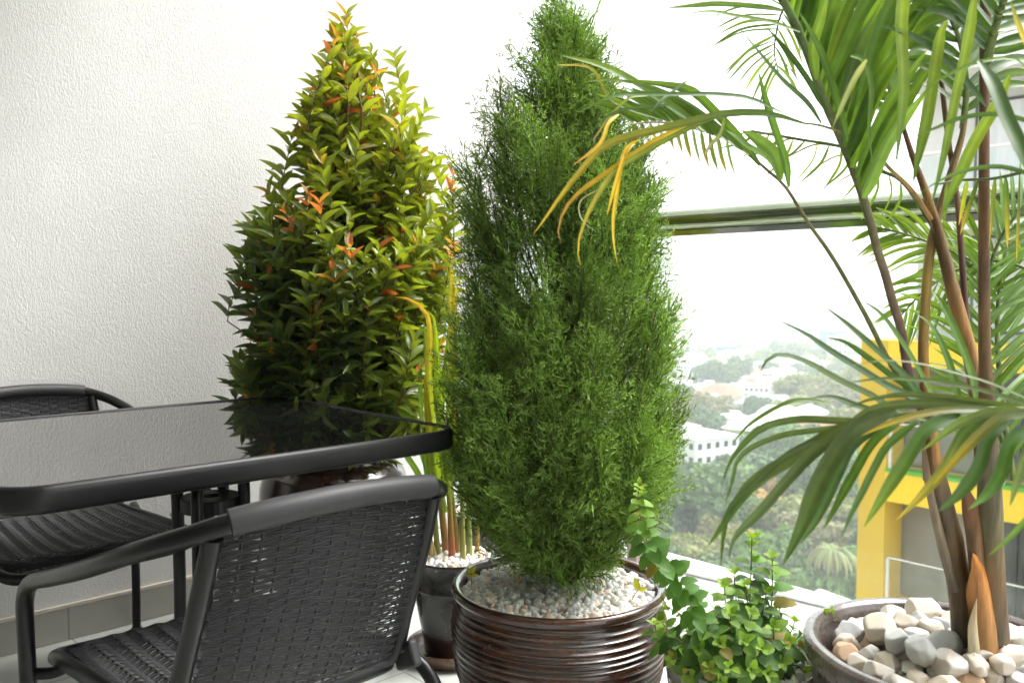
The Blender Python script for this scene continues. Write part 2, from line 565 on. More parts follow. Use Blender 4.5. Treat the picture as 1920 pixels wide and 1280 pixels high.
fl = wvbox('balcony_floor', -1.1, 2.62, -5.2, WALL_D + 0.2, -0.25, 0.0, M['floor'])
tag(fl, kind='structure')
le = wvbox('balcony_ledge', 2.02, 2.60, -5.2, WALL_D - 0.012, 0.004, 0.075, M['ledge'], bev=0.008)
tag(le, kind='structure')
ce = wvbox('unseen_shade_ceiling', -1.1, 1.15, -5.2, WALL_D + 0.2, 2.7, 2.95, M['ceiling'])  # slab out of view, its depth set to hold back light indoors
tag(ce, kind='structure')
sw = wvbox('balcony_wall', -1.1, 2.60, WALL_D, WALL_D + 0.2, 0.001, 2.699, M['stucco'])
tag(sw, 'white stucco side wall of the balcony behind the table', 'wall')
pc = sw
sk = MB().box((-1.84, -0.012, 0), (1.4, -0.001, 0.098)).build('skirting', M['skirt'], sw, smooth=False)
sk.location = (0.0, -0.1, 0.001)
cap = MB().box((-1.84, -0.013, 0), (1.4, -0.001, 0.0095)).build('skirting_mortar', M['skirt_cap'], sw, smooth=False)
cap.location = (0.0, -0.1, 0.1)
fw = wvbox('house_wall', -1.3, -1.1, -5.2, WALL_D + 0.2, -0.25, 2.95, M['facade'])
tag(fw, 'plain house wall closing the back of the balcony', 'wall')

# ------------------------------------------------------------------ balustrade: glass, tube handrail, posts
bal = empty('glass_balustrade', wv(RAIL_D + 0.096, 0.764, 0.075), ROTZ + R(5.7))
BOFF = 0.264
tag(bal, 'frameless glass balustrade with a thick polished steel handrail along the ledge', 'railing')
mb = MB()
pts = spline([(0.0, -4.6, 1.2236), (0, 0, 1.2236), (0, WALL_D - 0.764 - 0.005, 1.2236)], 40)
mb.tube(pts, 0.0355, 32)
mb.build('handrail', M['rail_tube'], bal)
gc = MB().box((-0.011, -4.6, 1.17), (0.011, WALL_D - 0.8, 1.188)).build('glass_channel', M['steel'], bal, smooth=False)
g_edge = on_plane_w(1219, 700, RAIL_D).dot(VV) - 0.764
for a, bb in ((-4.6, g_edge - 1.905), (g_edge - 1.895, g_edge - 0.006), (g_edge + 0.006, WALL_D - 0.8)):
    g = MB().box((-0.006, a, 0.012), (0.006, bb, 1.17)).build('glass_panel', M['rail_glass'], bal, smooth=False)
MB().box((-0.018, -4.6, 0.0), (0.018, WALL_D - 0.8, 0.024)).build('base_channel', M['steel'], bal, smooth=False)
for y in (g_edge + 0.03, g_edge - 1.9):
    MB().box((-0.055, y - 0.02, 0.0), (-0.012, y + 0.02, 0.33)).build('post', M['post'], bal, smooth=False)

# ------------------------------------------------------------------ woven panels
def woven(surf, nrow, nrib, hw, rib_hw, amp, u0=0.0, u1=1.0, spp=5, gap=()):
    """surf(u,v)->(...,3). Rows of strand weave over and under ribs."""
    mb = MB()
    e = 1e-3

    def frame(u, v):
        p = surf(u, v)
        du = unit(surf(u + e, v) - surf(u - e, v))
        dv = unit(surf(u, v + e) - surf(u, v - e))
        return p, du, dv, unit(np.cross(du, dv))
    us = np.linspace(u0, u1, (nrib + 1) * spp + 1)
    for j in range(nrow):
        v = (j + 0.5) / nrow
        p, du, dv, n = frame(us, np.full_like(us, v))
        ph = us * (nrib + 1) * math.pi + (math.pi if (j // 2) % 2 else 0)
        off = np.sin(ph + math.pi / 2) * amp
        off = off + rng.normal(0, amp * 0.08, len(us))
        c = p + n * off[:, None]
        P = np.stack([c + dv * hw, c + n * hw * 0.55, c - dv * hw, c - n * hw * 0.55], 1)
        mb.grid(P, closed_v=True, col=np.tile(0.85 + 0.3 * rng.random(), 3) * np.ones(3))
    vs = np.linspace(0, 1, 24)
    for i in range(1, nrib + 1):
        u = i / (nrib + 1)
        p, du, dv, n = frame(np.full_like(vs, u), vs)
        P = np.stack([p + du * rib_hw, p + n * rib_hw * 0.4, p - du * rib_hw, p - n * rib_hw * 0.4], 1)
        mb.grid(P, closed_v=True)
    return mb


# ------------------------------------------------------------------ chairs
def make_chair():
    root = empty('armchair')
    hb, tb, ha, ta = 0.752, -0.3545, 0.565, 0.192
    pl = [(-0.255, 0.235, 0.0), (-0.262, 0.225, 0.25), (-0.269, 0.212, 0.48), (-0.271, 0.197, 0.542), (-0.270, 0.15, 0.578),
          (-0.266, 0.05, 0.609), (-0.257, -0.10, 0.657), (-0.235, -0.235, 0.706), (-0.195, -0.318, 0.737), (-0.135, -0.352, 0.755), (0, -0.366, 0.764)]
    full = pl + [(-x, y, z) for x, y, z in pl[-2::-1]]
    pts = spline(full, 130)
    MB().tube(pts, 0.0138, 16).build('arm_frame', M['black_metal'], root)
    sl = pts[(np.abs(pts[:, 0]) < 0.163) & (pts[:, 2] > 0.6)]
    r = np.full(len(sl), 0.0180); 
    MB().tube(sl + np.array([0, -0.001, 0.001]), r, 20).build('top_rail_sleeve', M['sleeve'], root)
    # back frame loop: two posts and a bottom bar with rounded corners
    lp = [(-0.172, -0.334, 0.735), (-0.176, -0.30, 0.65), (-0.181, -0.245, 0.53), (-0.184, -0.218, 0.465), (-0.170, -0.205, 0.437), (-0.13, -0.203, 0.432),
          (0, -0.203, 0.43)]
    full = lp + [(-x, y, z) for x, y, z in lp[-2::-1]]
    MB().tube(spline(full, 70), 0.0135, 14).build('back_frame', M['black_metal'], root)

    def back(u, v):
        u = np.asarray(u, float); v = np.asarray(v, float)
        s = (u - 0.5) * 2
        hw = 0.160 + 0.010 * (1 - v)
        t = -0.214 - 0.125 * v - 0.028 * (1 - s ** 2) * (0.35 + 0.65 * v) - 0.012 * np.sin(v * math.pi)
        h = 0.442 + 0.300 * v + 0.010 * (1 - s ** 2) * v
        return np.stack([s * hw, t, h], -1)
    woven(back, 80, 12, 0.00202, 0.0028, 0.0009).build('backrest', M['rattan'], root)
    # seat
    def seat(u, v):
        u = np.asarray(u, float); v = np.asarray(v, float)
        s = (u - 0.5) * 2
        hw = 0.183 + 0.034 * v
        rc = np.clip((v - 0.86) / 0.14, 0, 1)
        t = -0.195 + 0.455 * v - 0.030 * rc ** 2 - 0.02 * (np.abs(s) ** 6) * v
        h = 0.440 - 0.013 * (1 - s ** 2) * np.sin(np.clip(v, 0, 1) * math.pi) - 0.040 * rc ** 2.2 - 0.004 * np.abs(s) ** 4
        bulge = 0.0028 * np.cos(u * 11 * 2 * math.pi) * np.clip(np.sin(np.clip(v, 0, 1) * math.pi) * 1.5, 0, 1)
        return np.stack([s * hw, t, h + bulge], -1)
    woven(seat, 96, 10, 0.0024, 0.0035, 0.0007).build('seat', M['rattan'], root)
    lp = [(0, -0.205, 0.428), (-0.14, -0.205, 0.428), (-0.182, -0.19, 0.428), (-0.190, -0.12, 0.428), (-0.206, 0.05, 0.428), (-0.221, 0.18, 0.424), (-0.215, 0.238, 0.412),
          (-0.165, 0.262, 0.403), (0, 0.262, 0.400)]
    full = lp + [(-x, y, z) for x, y, z in lp[-2:0:-1]] + [lp[0]]
    sp = spline(full, 110)
    MB().tube(sp, 0.0135, 14).build('seat_frame', M['black_metal'], root)
    # front struts joining the seat to the arm legs, rear legs, plastic gussets
    for sx in (-1, 1):
        MB().tube(spline([(sx * 0.200, 0.17, 0.424), (sx * 0.232, 0.19, 0.405), (sx * 0.262, 0.222, 0.40)], 10), 0.010, 12).build('side_strut', M['black_metal'], root)
        lg = [(sx * 0.196, -0.02, 0.405), (sx * 0.204, -0.09, 0.425), (sx * 0.222, -0.16, 0.428), (sx * 0.244, -0.215, 0.40), (sx * 0.255, -0.245, 0.33), (sx * 0.262, -0.262, 0.15), (sx * 0.264, -0.272, 0.0)]
        lo = MB().tube(spline(lg, 40), 0.0125, 14).build('leg', M['black_metal'], root)
        MB().tube([(sx * 0.264, -0.272, -0.001), (sx * 0.2635, -0.271, 0.022)], 0.0155, 14).build('foot_cap', M['black_plastic'], lo)
        MB().tube([(sx * 0.255, 0.235, -0.001), (sx * 0.2555, 0.2345, 0.022)], 0.0175, 14).build('foot_cap', M['black_plastic'], root)
        g = MB().box((-0.009, -0.03, -0.022), (0.009, 0.03, 0.022))
        go = g.build('gusset', M['sleeve'], root, smooth=False, loc=(sx * 0.199, -0.222, 0.442))
        go.rotation_euler = (R(-25), 0, 0)
        md = go.modifiers.new('bev', 'BEVEL'); md.width = 0.006; md.segments = 3
        MB().tube([(sx * 0.1865, -0.224, 0.452), (sx * 0.212, -0.224, 0.452)], 0.0035, 10).build('bolt', M['screw'], root)
    return root


chair = make_chair()
chair2 = copy_tree(chair)
chair.location = (-0.4719, 1.4189, 0)
chair.rotation_euler = (0, 0, math.pi / 2 - 0.8376)
tag(chair, 'black woven rattan armchair in the foreground, seen from behind its backrest', 'chair', 'black armchairs at the table')
chair2.location = (-1.149, 2.188, 0)
chair2.rotation_euler = (0, 0, math.pi / 2 - 0.7858 - math.pi)
tag(chair2, 'black woven rattan armchair between the table and the white wall', 'chair', 'black armchairs at the table')

# ------------------------------------------------------------------ table
def rrect(hw, hd, rad, n=14):
    out = []
    for cx, cy, a0 in ((hw - rad, hd - rad, 0), (-hw + rad, hd - rad, 90), (-hw + rad, -hd + rad, 180), (hw - rad, -hd + rad, 270)):
        for k in range(n + 1):
            a = R(a0 + 90 * k / n)
            out.append((cx + rad * math.cos(a), cy + rad * math.sin(a)))
    return np.array(out)


TC = (-0.7349, 1.8301)
TC = (TC[0] + WV[0] * 0.022, TC[1] + WV[1] * 0.022)
tbl = empty('garden_table', (*TC, 0), ROTZ)
tag(tbl, 'square black table with a glossy dark glass top and rounded corners', 'table')
TOPH = 0.7484
secs = [(0.416, TOPH - 0.0012), (0.4165, TOPH + 0.0018), (0.420, TOPH + 0.003), (0.4255, TOPH + 0.0015), (0.4290, TOPH - 0.003), (0.4302, TOPH - 0.010),
        (0.4302, TOPH - 0.034), (0.4285, TOPH - 0.0385), (0.424, TOPH - 0.041), (0.412, TOPH - 0.041), (0.410, TOPH - 0.039), (0.410, TOPH - 0.008)]
P = []
for hw, h in secs:
    rr_ = rrect(hw + 0.022, hw, hw - 0.345)
    P.append(np.column_stack([rr_, np.full(len(rr_), h)]))
MB().grid(np.array(P)[::-1], closed_v=True).build('top_frame', M['black_plastic'], tbl)
rr_ = rrect(0.4382, 0.4162, 0.0712)
mbg = MB()
for h, o in ((TOPH - 0.0010, 1), (TOPH - 0.006, -1)):
    vv = np.vstack([np.column_stack([rr_, np.full(len(rr_), h)]), [[0, 0, h]]])
    n = len(rr_)
    mbg.add(vv, tris=[[i, (i + 1) % n, n] if o > 0 else [(i + 1) % n, i, n] for i in range(n)])
mbg.build('glass_top', M['black_glass'], tbl, smooth=False)
pcx = np.array([-0.655, 1.83]) - np.array(TC)
cx, cy = pcx.dot(WV[:2]), pcx.dot(VV[:2])
for k, (sx, sy) in enumerate(((1, 1), (-1, 1), (-1, -1), (1, -1))):
    d = 0.052
    pts = [(cx + sx * 0.24, cy + sy * 0.24, TOPH - 0.046), (cx + sx * 0.12, cy + sy * 0.12, TOPH - 0.062), (cx + sx * d * 1.12, cy + sy * d * 1.12, TOPH - 0.10), (cx + sx * d, cy + sy * d, 0.6),
           (cx + sx * d, cy + sy * d, 0.3), (cx + sx * (d + 0.012), cy + sy * (d + 0.012), 0.16), (cx + sx * 0.15, cy + sy * 0.15, 0.07), (cx + sx * 0.27, cy + sy * 0.27, 0.012)]
    lg = MB().tube(spline(pts, 60), 0.0130, 14).build('leg', M['black_metal'], tbl)
    a = math.atan2(sy, sx)
    c = np.array([cx + sx * (d + 0.009), cy + sy * (d + 0.009), 0.562])
    MB().tube([c, c + np.array([math.cos(a), math.sin(a), 0]) * 0.003], 0.0048, 12).build('screw', M['screw'], lg)
prof = [(0.020, 0.575), (0.020, 0.605), (0.062, 0.605), (0.0635, 0.603), (0.0635, 0.578), (0.062, 0.575), (0.020, 0.575)]
MB().lathe(prof[::-1], 40, (cx, cy, 0)).build('parasol_ring', M['black_plastic'], tbl, smooth=False)
MB().tube([(cx - 0.008, cy, 0.575), (cx - 0.008, cy, 0.40)], 0.0155, 18).build('parasol_tube', M['black_metal'], tbl)

# ------------------------------------------------------------------ pots and what covers the soil
def ico(sub=2):
    bm = bmesh.new()
    bmesh.ops.create_icosphere(bm, subdivisions=sub, radius=1)
    v = np.array([x.co[:] for x in bm.verts]); f = np.array([[y.index for y in x.verts] for x in bm.faces])
    bm.free()
    return v, f


IV, IF = ico(2)


def lump(seed, amp=0.22):
    r = np.random.default_rng(seed)
    v = IV.copy()
    d = np.ones(len(v))
    for k in range(7):
        a = unit(r.normal(size=3)); lim = 0.62 + 0.3 * r.random()
        x = v @ a
        over = np.clip(x - lim, 0, None)
        v = v - over[:, None] * a * 0.85
    v *= (1 + amp * 0.35 * r.normal(size=(len(v), 1)) * 0.3)
    return v * np.array([1, 0.82 + 0.2 * r.random(), 0.66 + 0.2 * r.random()])


LUMPS = [lump(s) for s in range(12)]


def rotmats(n, r=rng):
    q = unit(r.normal(size=(n, 4)))
    w_, x, y, z = q.T
    return np.stack([1 - 2 * (y * y + z * z), 2 * (x * y - z * w_), 2 * (x * z + y * w_), 2 * (x * y + z * w_), 1 - 2 * (x * x + z * z), 2 * (y * z - x * w_),
                     2 * (x * z - y * w_), 2 * (y * z + x * w_), 1 - 2 * (x * x + y * y)], -1).reshape(n, 3, 3)


def gravel(name, c, rad, h, size, count, mat, label, dome=0.01):
    n = count
    a = rng.random(n) * 2 * math.pi
    rr = rad * np.sqrt(rng.random(n))
    z = h + dome * (1 - (rr / rad) ** 2) + rng.normal(0, size * 0.22, n)
    pos = np.stack([c[0] + rr * np.cos(a), c[1] + rr * np.sin(a), z], -1)
    mb = MB()
    sc = size * (0.45 + 0.85 * rng.random(n) ** 1.7)
    pal = np.array([(0.80, 0.78, 0.73), (0.72, 0.72, 0.70), (0.60, 0.60, 0.58), (0.78, 0.70, 0.60), (0.72, 0.52, 0.38), (0.42, 0.42, 0.41)])
    pi_ = rng.choice(len(pal), n, p=[0.28, 0.22, 0.17, 0.19, 0.08, 0.06])
    Rm = rotmats(n)
    for k, L in enumerate(LUMPS):
        idx = np.where(np.arange(n) % len(LUMPS) == k)[0]
        if not len(idx): continue
        V = np.einsum('nij,vj->nvi', Rm[idx], L) * sc[idx][:, None, None] * 0.5 * 1.15 + pos[idx][:, None]
        f = (IF[None] + (np.arange(len(idx)) * len(L))[:, None, None]).reshape(-1, 3)
        cc = np.repeat(pal[pi_[idx]] * (0.88 + 0.2 * rng.random((len(idx), 1))), len(L), 0)
        mb.add(V.reshape(-1, 3), tris=f, col=cc)
    # soil sheet underneath so nothing shows through
    aa = np.arange(40) * 2 * math.pi / 40
    vv = np.vstack([np.column_stack([c[0] + rad * np.cos(aa), c[1] + rad * np.sin(aa), np.full(40, h - size * 0.35)]), [[c[0], c[1], h - size * 0.35 + dome]]])
    mb.add(vv, tris=[[i, (i + 1) % 40, 40] for i in range(40)], col=(0.3, 0.28, 0.26))
    o = mb.build(name, mat, origin=(c[0], c[1], h), smooth=True)
    tag(o, label, 'gravel', kind='stuff')
    return o


# central ribbed pot ------------------------------------------------
CP = (0.1068, 1.926)
prof = [(0.0, 0.012), (0.145, 0.012), (0.15, 0.0), (0.155, 0.004)]
hh = np.linspace(0.01, 0.353, 460)
for h in hh:
    t = h / 0.353
    r0 = 0.156 + 0.086 * math.sin(min(t * 1.28, 1.0) * math.pi / 2) - 0.013 * max(0, t - 0.88) / 0.12
    ph = (h + 0.0012 * math.sin(h * 90)) / 0.0142 * math.pi
    r0 += 0.0062 * (1 - abs(math.sin(ph)) ** 0.8) * (0.8 + 0.2 * math.sin(h * 70))
    prof.append((r0, h))
prof += [(0.230, 0.3545), (0.2310, 0.357), (0.2370, 0.3605), (0.2425, 0.3665), (0.2450, 0.3735), (0.2440, 0.3800), (0.2405, 0.3845), (0.2350, 0.3858), (0.2290, 0.3835), (0.2250, 0.3780), (0.2225, 0.368), (0.219, 0.33), (0.21, 0.30)]


def wob(h, a):
    return 0.003 * np.sin(a * 3 + h * 9) + 0.0014 * np.sin(a * 7 + h * 60) + 0.0016 * np.sin(a * 2 - h * 31)


pot = MB().lathe(prof, 180, (0, 0, 0), wob=wob).build('ribbed_plant_pot', M['pot_ribbed'], loc=(*CP, 0))
tag(pot, 'large ribbed dark brown glazed pot holding the conifer', 'plant pot')
gravel('gravel', CP, 0.217, 0.358, 0.0175, 2900, M['gravel'], 'small white and cream gravel filling the ribbed brown pot', 0.012)

# small black pot, saucer ------------------------------------------
SP = np.array([-0.170, 2.42])
prof = [(0.0, 0.0), (0.078, 0.0), (0.084, 0.006), (0.089, 0.05), (0.093, 0.0705)]
spot = empty('small_plant_pot', (*SP, 0.014))
tag(spot, 'small black pot with a plain collar standing in a brown clay saucer', 'plant pot')
MB().lathe(prof, 64).build('foot', M['pot_foot'], spot)
prof = [(0.0932, 0.0705), (0.1, 0.10), (0.108, 0.15), (0.1125, 0.185), (0.1135, 0.193), (0.1150, 0.195), (0.1165, 0.197), (0.1165, 0.2), (0.115, 0.202), (0.1165, 0.24), (0.1185, 0.272), (0.1205, 0.275), (0.1208, 0.279), (0.119, 0.281), (0.115, 0.2795), (0.112, 0.27), (0.108, 0.24)]
MB().lathe(prof, 64).build('body', M['pot_black'], spot)
sa = MB().lathe([(0.0, 0.0), (0.105, 0.0), (0.118, 0.004), (0.128, 0.02), (0.134, 0.036), (0.133, 0.0405), (0.128, 0.0405), (0.122, 0.034), (0.112, 0.014), (0.1, 0.012), (0.0, 0.012)], 64,
                wob=lambda h, a: 0.006 * np.sin(5 * a) * 0.6 + 0.004 * np.sin(11 * a + 1)).build('saucer', M['saucer'], loc=(*SP, 0.001))
tag(sa, 'brown clay saucer under the small black pot', 'saucer')
gravel('gravel', SP, 0.112, 0.276, 0.0175, 700, M['gravel'], 'white gravel in the small black pot around the reed stems', 0.012)

# low pot behind it, gravel only in view ----------------------------
BPp = on_h(890, 1012, 0.19)[:2] + np.array([0.04, 0.1])
prof = [(0.0, 0.0), (0.10, 0.0), (0.12, 0.06), (0.135, 0.15), (0.14, 0.19), (0.138, 0.196), (0.133, 0.196), (0.13, 0.185), (0.125, 0.15)]
bp = MB().lathe(prof, 56).build('low_plant_pot', M['pot_dark'], loc=(*BPp, 0.0755))
tag(bp, 'low dark pot with a thin rim, on the ledge behind the reed pot', 'plant pot')
gravel('gravel', BPp, 0.128, 0.262, 0.016, 500, M['gravel'], 'white gravel in the low dark pot behind the reeds', 0.008)

# shrub pot ---------------------------------------------------------
SHZ = 2.60
SH = np.array([(625 - 960) / F_PX * SHZ, SHZ])
prof = [(0.0, 0.0), (0.13, 0.0), (0.137, 0.01), (0.165, 0.08), (0.2, 0.2), (0.222, 0.32), (0.229, 0.40), (0.226, 0.46), (0.212, 0.505), (0.19, 0.528), (0.168, 0.537), (0.164, 0.545), (0.172, 0.556), (0.182, 0.56),
        (0.184, 0.568), (0.18, 0.574), (0.172, 0.574), (0.162, 0.565), (0.155, 0.545), (0.15, 0.5)]
p = np.array(prof); tt = np.linspace(0, len(p) - 1, 90)
prof = np.column_stack([np.interp(tt, np.arange(len(p)), p[:, 0]), np.interp(tt, np.arange(len(p)), p[:, 1])])
sp_ = MB().lathe(prof, 96, wob=lambda h, a: 0.004 * np.sin(2 * a + 8 * h)).build('round_plant_pot', M['pot_dark'], loc=(*SH, 0.001))
tag(sp_, 'big round shouldered dark brown glossy pot behind the table', 'plant pot')
so = MB().lathe([(0.152, 0.53), (0.08, 0.54), (0.0, 0.545)][::-1][::-1], 40).build('potting_soil', M['soil'], loc=(*SH, 0.001))
tag(so, 'dark potting soil in the round pot under the leafy shrub', 'soil', kind='stuff')

# palm pot ----------------------------------------------------------
PPZ = 1.50
PP = np.array([(1796 - 960) / F_PX * PPZ, PPZ])
prof = [(0.0, 0.0), (0.15, 0.0), (0.157, 0.01), (0.185, 0.08), (0.212, 0.18), (0.228, 0.27), (0.232, 0.32), (0.229, 0.35), (0.228, 0.356), (0.236, 0.362), (0.2445, 0.372), (0.2495, 0.385), (0.2505, 0.396), (0.2475, 0.406),
        (0.240, 0.4115), (0.230, 0.4115), (0.2215, 0.406), (0.216, 0.395), (0.213, 0.378), (0.210, 0.35), (0.2, 0.30)]
p = np.array(prof); tt = np.linspace(0, len(p) - 1, 110)
prof = np.column_stack([np.interp(tt, np.arange(len(p)), p[:, 0]), np.interp(tt, np.arange(len(p)), p[:, 1])])
pp = MB().lathe(prof, 140, wob=lambda h, a: 0.004 * np.sin(3 * a + 4 * h) + 0.0015 * np.sin(13 * a)).build('wide_plant_pot', M['pot_grey'], loc=(*PP, 0.001))
tag(pp, 'wide worn grey-brown glazed pot holding the palm', 'plant pot')
so = MB().lathe([(0.2095, 0.345), (0.1, 0.352), (0.0, 0.355)], 40).build('potting_soil', M['soil'], loc=(*PP, 0.0))
tag(so, 'dark soil under the big stones of the palm pot', 'soil', kind='stuff')


ROCK_V, ROCK_F = ico(4)


def rock_mesh(seed, name):
    """a chunky quartz pebble: soft broken faces, worn edges"""
    r = np.random.default_rng(seed)
    v = ROCK_V.copy()
    for k in range(9):
        a = unit(r.normal(size=3)); lim = 0.52 + 0.34 * r.random()
        x = v @ a
        ex = x - lim
        soft = np.where(ex > 0, ex, 0.0) * 0.90 * np.clip(ex / 0.06, 0, 1)
        v = v - soft[:, None] * a
    k1, k2 = r.normal(size=3) * 5, r.normal(size=3) * 11
    v *= (1 + 0.025 * np.sin(v @ k1) + 0.012 * np.sin(v @ k2 + 1))[:, None]
    v *= np.array([1.12, 0.85 + 0.2 * r.random(), 0.68 + 0.22 * r.random()])
    me = bpy.data.meshes.new(name)
    me.from_pydata(v.tolist(), [], ROCK_F.tolist())
    me.update()
    return me


rng2 = np.random.default_rng(11)
PAL = [(0.82, 0.79, 0.72), (0.80, 0.70, 0.56), (0.66, 0.66, 0.64), (0.66, 0.44, 0.28), (0.72, 0.66, 0.60), (0.52, 0.52, 0.53)]
rock_meshes = {}
for k in range(12):
    me = rock_mesh(100 + k, 'stone')
    ci = [0, 1, 4, 0, 2, 1, 3, 0, 4, 1, 2, 5][k]
    at = me.color_attributes.new('tint', 'FLOAT_COLOR', 'POINT')
    co = np.zeros(len(me.vertices) * 3); me.vertices.foreach_get('co', co); co = co.reshape(-1, 3)
    base = np.tile(PAL[ci], (len(co), 1))
    blot = np.clip(np.sin(co @ rng2.normal(size=3) * 2.5 + k) * 1.2, 0, 1)[:, None]
    base = base * (1 - blot * 0.35) + np.array(PAL[(ci + 3) % 5]) * blot * 0.35
    at.data.foreach_set('color', np.hstack([base, np.ones((len(co), 1))]).astype(np.float32).ravel())
    me.materials.append(M['stone'])
    me.polygons.foreach_set('use_smooth', np.full(len(me.polygons), True))
    rock_meshes[k] = (me, ci)
placed = []
tries = 0
COLN = {0: 'white', 1: 'cream', 2: 'pale grey', 3: 'orange-tan', 4: 'white', 5: 'dark grey'}
while len(placed) < 255 and tries < 30000:
    tries += 1
    a = rng2.random() * 2 * math.pi
    q = (0.185, 0.178, 0.12)[0 if tries < 5000 else (1 if tries < 12000 else 2)] * math.sqrt(rng2.random())
    s = 0.022 + 0.015 * rng2.random()
    layer = 0 if tries < 5000 else (1 if tries < 12000 else 2)
    x, y = q * math.cos(a), q * math.sin(a)
    if any(l == layer and (x - X) ** 2 + (y - Y) ** 2 < (0.66 * (s + S)) ** 2 for X, Y, S, l in placed): continue
    z = 0.355 + 0.030 * layer + 0.020 * (1 - (q / 0.2) ** 2) + rng2.normal(0, 0.004)
    placed.append((x, y, s, layer))
    k = int(rng2.integers(12))
    me, ci = rock_meshes[k]
    o = bpy.data.objects.new('stone', me)
    COL.objects.link(o)
    o.location = (PP[0] + x, PP[1] + y, z)
    o.scale = (s, s, s)
    o.rotation_euler = (rng2.normal(0, 0.5), rng2.normal(0, 0.5), rng2.random() * 6.28)
    tag(o, {0: 'rough white stone lying in the palm pot', 1: 'rough cream stone lying in the palm pot', 2: 'pale grey stone lying in the palm pot', 3: 'orange-tan stone lying among the white ones in the palm pot',
            4: 'rough white stone lying in the palm pot', 5: 'dark grey stone lying among the white ones in the palm pot'}[ci], 'stone', COLN[ci] + ' stones in the palm pot')

# mint pot ----------------------------------------------------------
MPp = np.array([0.455, 1.66])
prof = [(0.0, 0.0), (0.09, 0.0), (0.1, 0.02), (0.125, 0.12), (0.14, 0.24), (0.147, 0.30), (0.1505, 0.314), (0.1500, 0.322), (0.146, 0.3245), (0.141, 0.320), (0.138, 0.30), (0.13, 0.25)]
mp_ = MB().lathe(prof, 80).build('pale_plant_pot', M['pot_white'], loc=(*MPp, 0.001))
tag(mp_, 'pale grey glazed pot of white gravel under the mint', 'plant pot')
gravel('gravel', MPp, 0.137, 0.300, 0.018, 1000, M['gravel'], 'white gravel in the pale pot under the mint', 0.008)

# ------------------------------------------------------------------ leaves
def leaf_template(nl=5, shape='lance', fold=0.18, curl=0.22, serr=0.0):
    """unit leaf along +Y, blade in XY, 3 columns"""
    t = np.linspace(0, 1, nl + 1)
    if shape == 'lance':
        wd = np.sin(np.clip(t, 0, 1) ** 0.8 * math.pi) ** 0.9
    elif shape == 'ovate':
        wd = np.sin(np.clip(t, 0, 1) ** 0.7 * math.pi) ** 0.62
    wd[0] = 0.06; wd[-1] = 0.0
    P = np.zeros((nl + 1, 3, 3))
    for j, sx in enumerate((-1, 0, 1)):
        ww = wd * 0.5 * sx
        if serr: ww = ww * (1 + serr * ((-1) ** np.arange(nl + 1)))
        P[:, j, 0] = ww
        P[:, j, 1] = t
        P[:, j, 2] = abs(sx) * wd * fold - curl * t ** 2
    nv = 3
    q = []
    for i in range(nl):
        for j in range(2):
            q.append([i * nv + j, i * nv + j + 1, (i + 1) * nv + j + 1, (i + 1) * nv + j])
    return P.reshape(-1, 3), np.array(q)


def place_leaves(mb, T, pos, direc, normal, length, width, col, tip=None):
    V0, Q = T
    n = len(pos)
    y = unit(direc)
    z = unit(normal - y * np.sum(normal * y, -1, keepdims=True))
    x = np.cross(y, z)
    L = np.asarray(length)[:, None, None]; Wd = np.asarray(width)[:, None, None]
    V = pos[:, None] + x[:, None] * V0[None, :, 0:1] * Wd + y[:, None] * V0[None, :, 1:2] * L + z[:, None] * V0[None, :, 2:3] * L
    f = (Q[None] + (np.arange(n) * len(V0))[:, None, None]).reshape(-1, 4)
    c = np.repeat(np.asarray(col)[:, None], len(V0), 1)
    if tip is not None:
        k = (V0[:, 1] ** 2)[None, :, None]
        c = c * (1 - k) + np.asarray(tip)[:, None] * k
    mb.add(V.reshape(-1, 3), f, col=c.reshape(-1, 3))


def silhouette(tab, zdepth, cx, inset=12):
    """rows (py, x_left, x_right) -> heights, radii left and right in metres about the stem"""
    h = []; l = []; r = []
    for py, a, b in tab:
        p = U(cx, py, zdepth)
        h.append(p[2]); l.append(max(4, cx - a - inset) / F_PX * zdepth); r.append(max(4, b - cx - inset) / F_PX * zdepth)
    o = np.argsort(h)
    return np.array(h)[o], np.array(l)[o], np.array(r)[o]


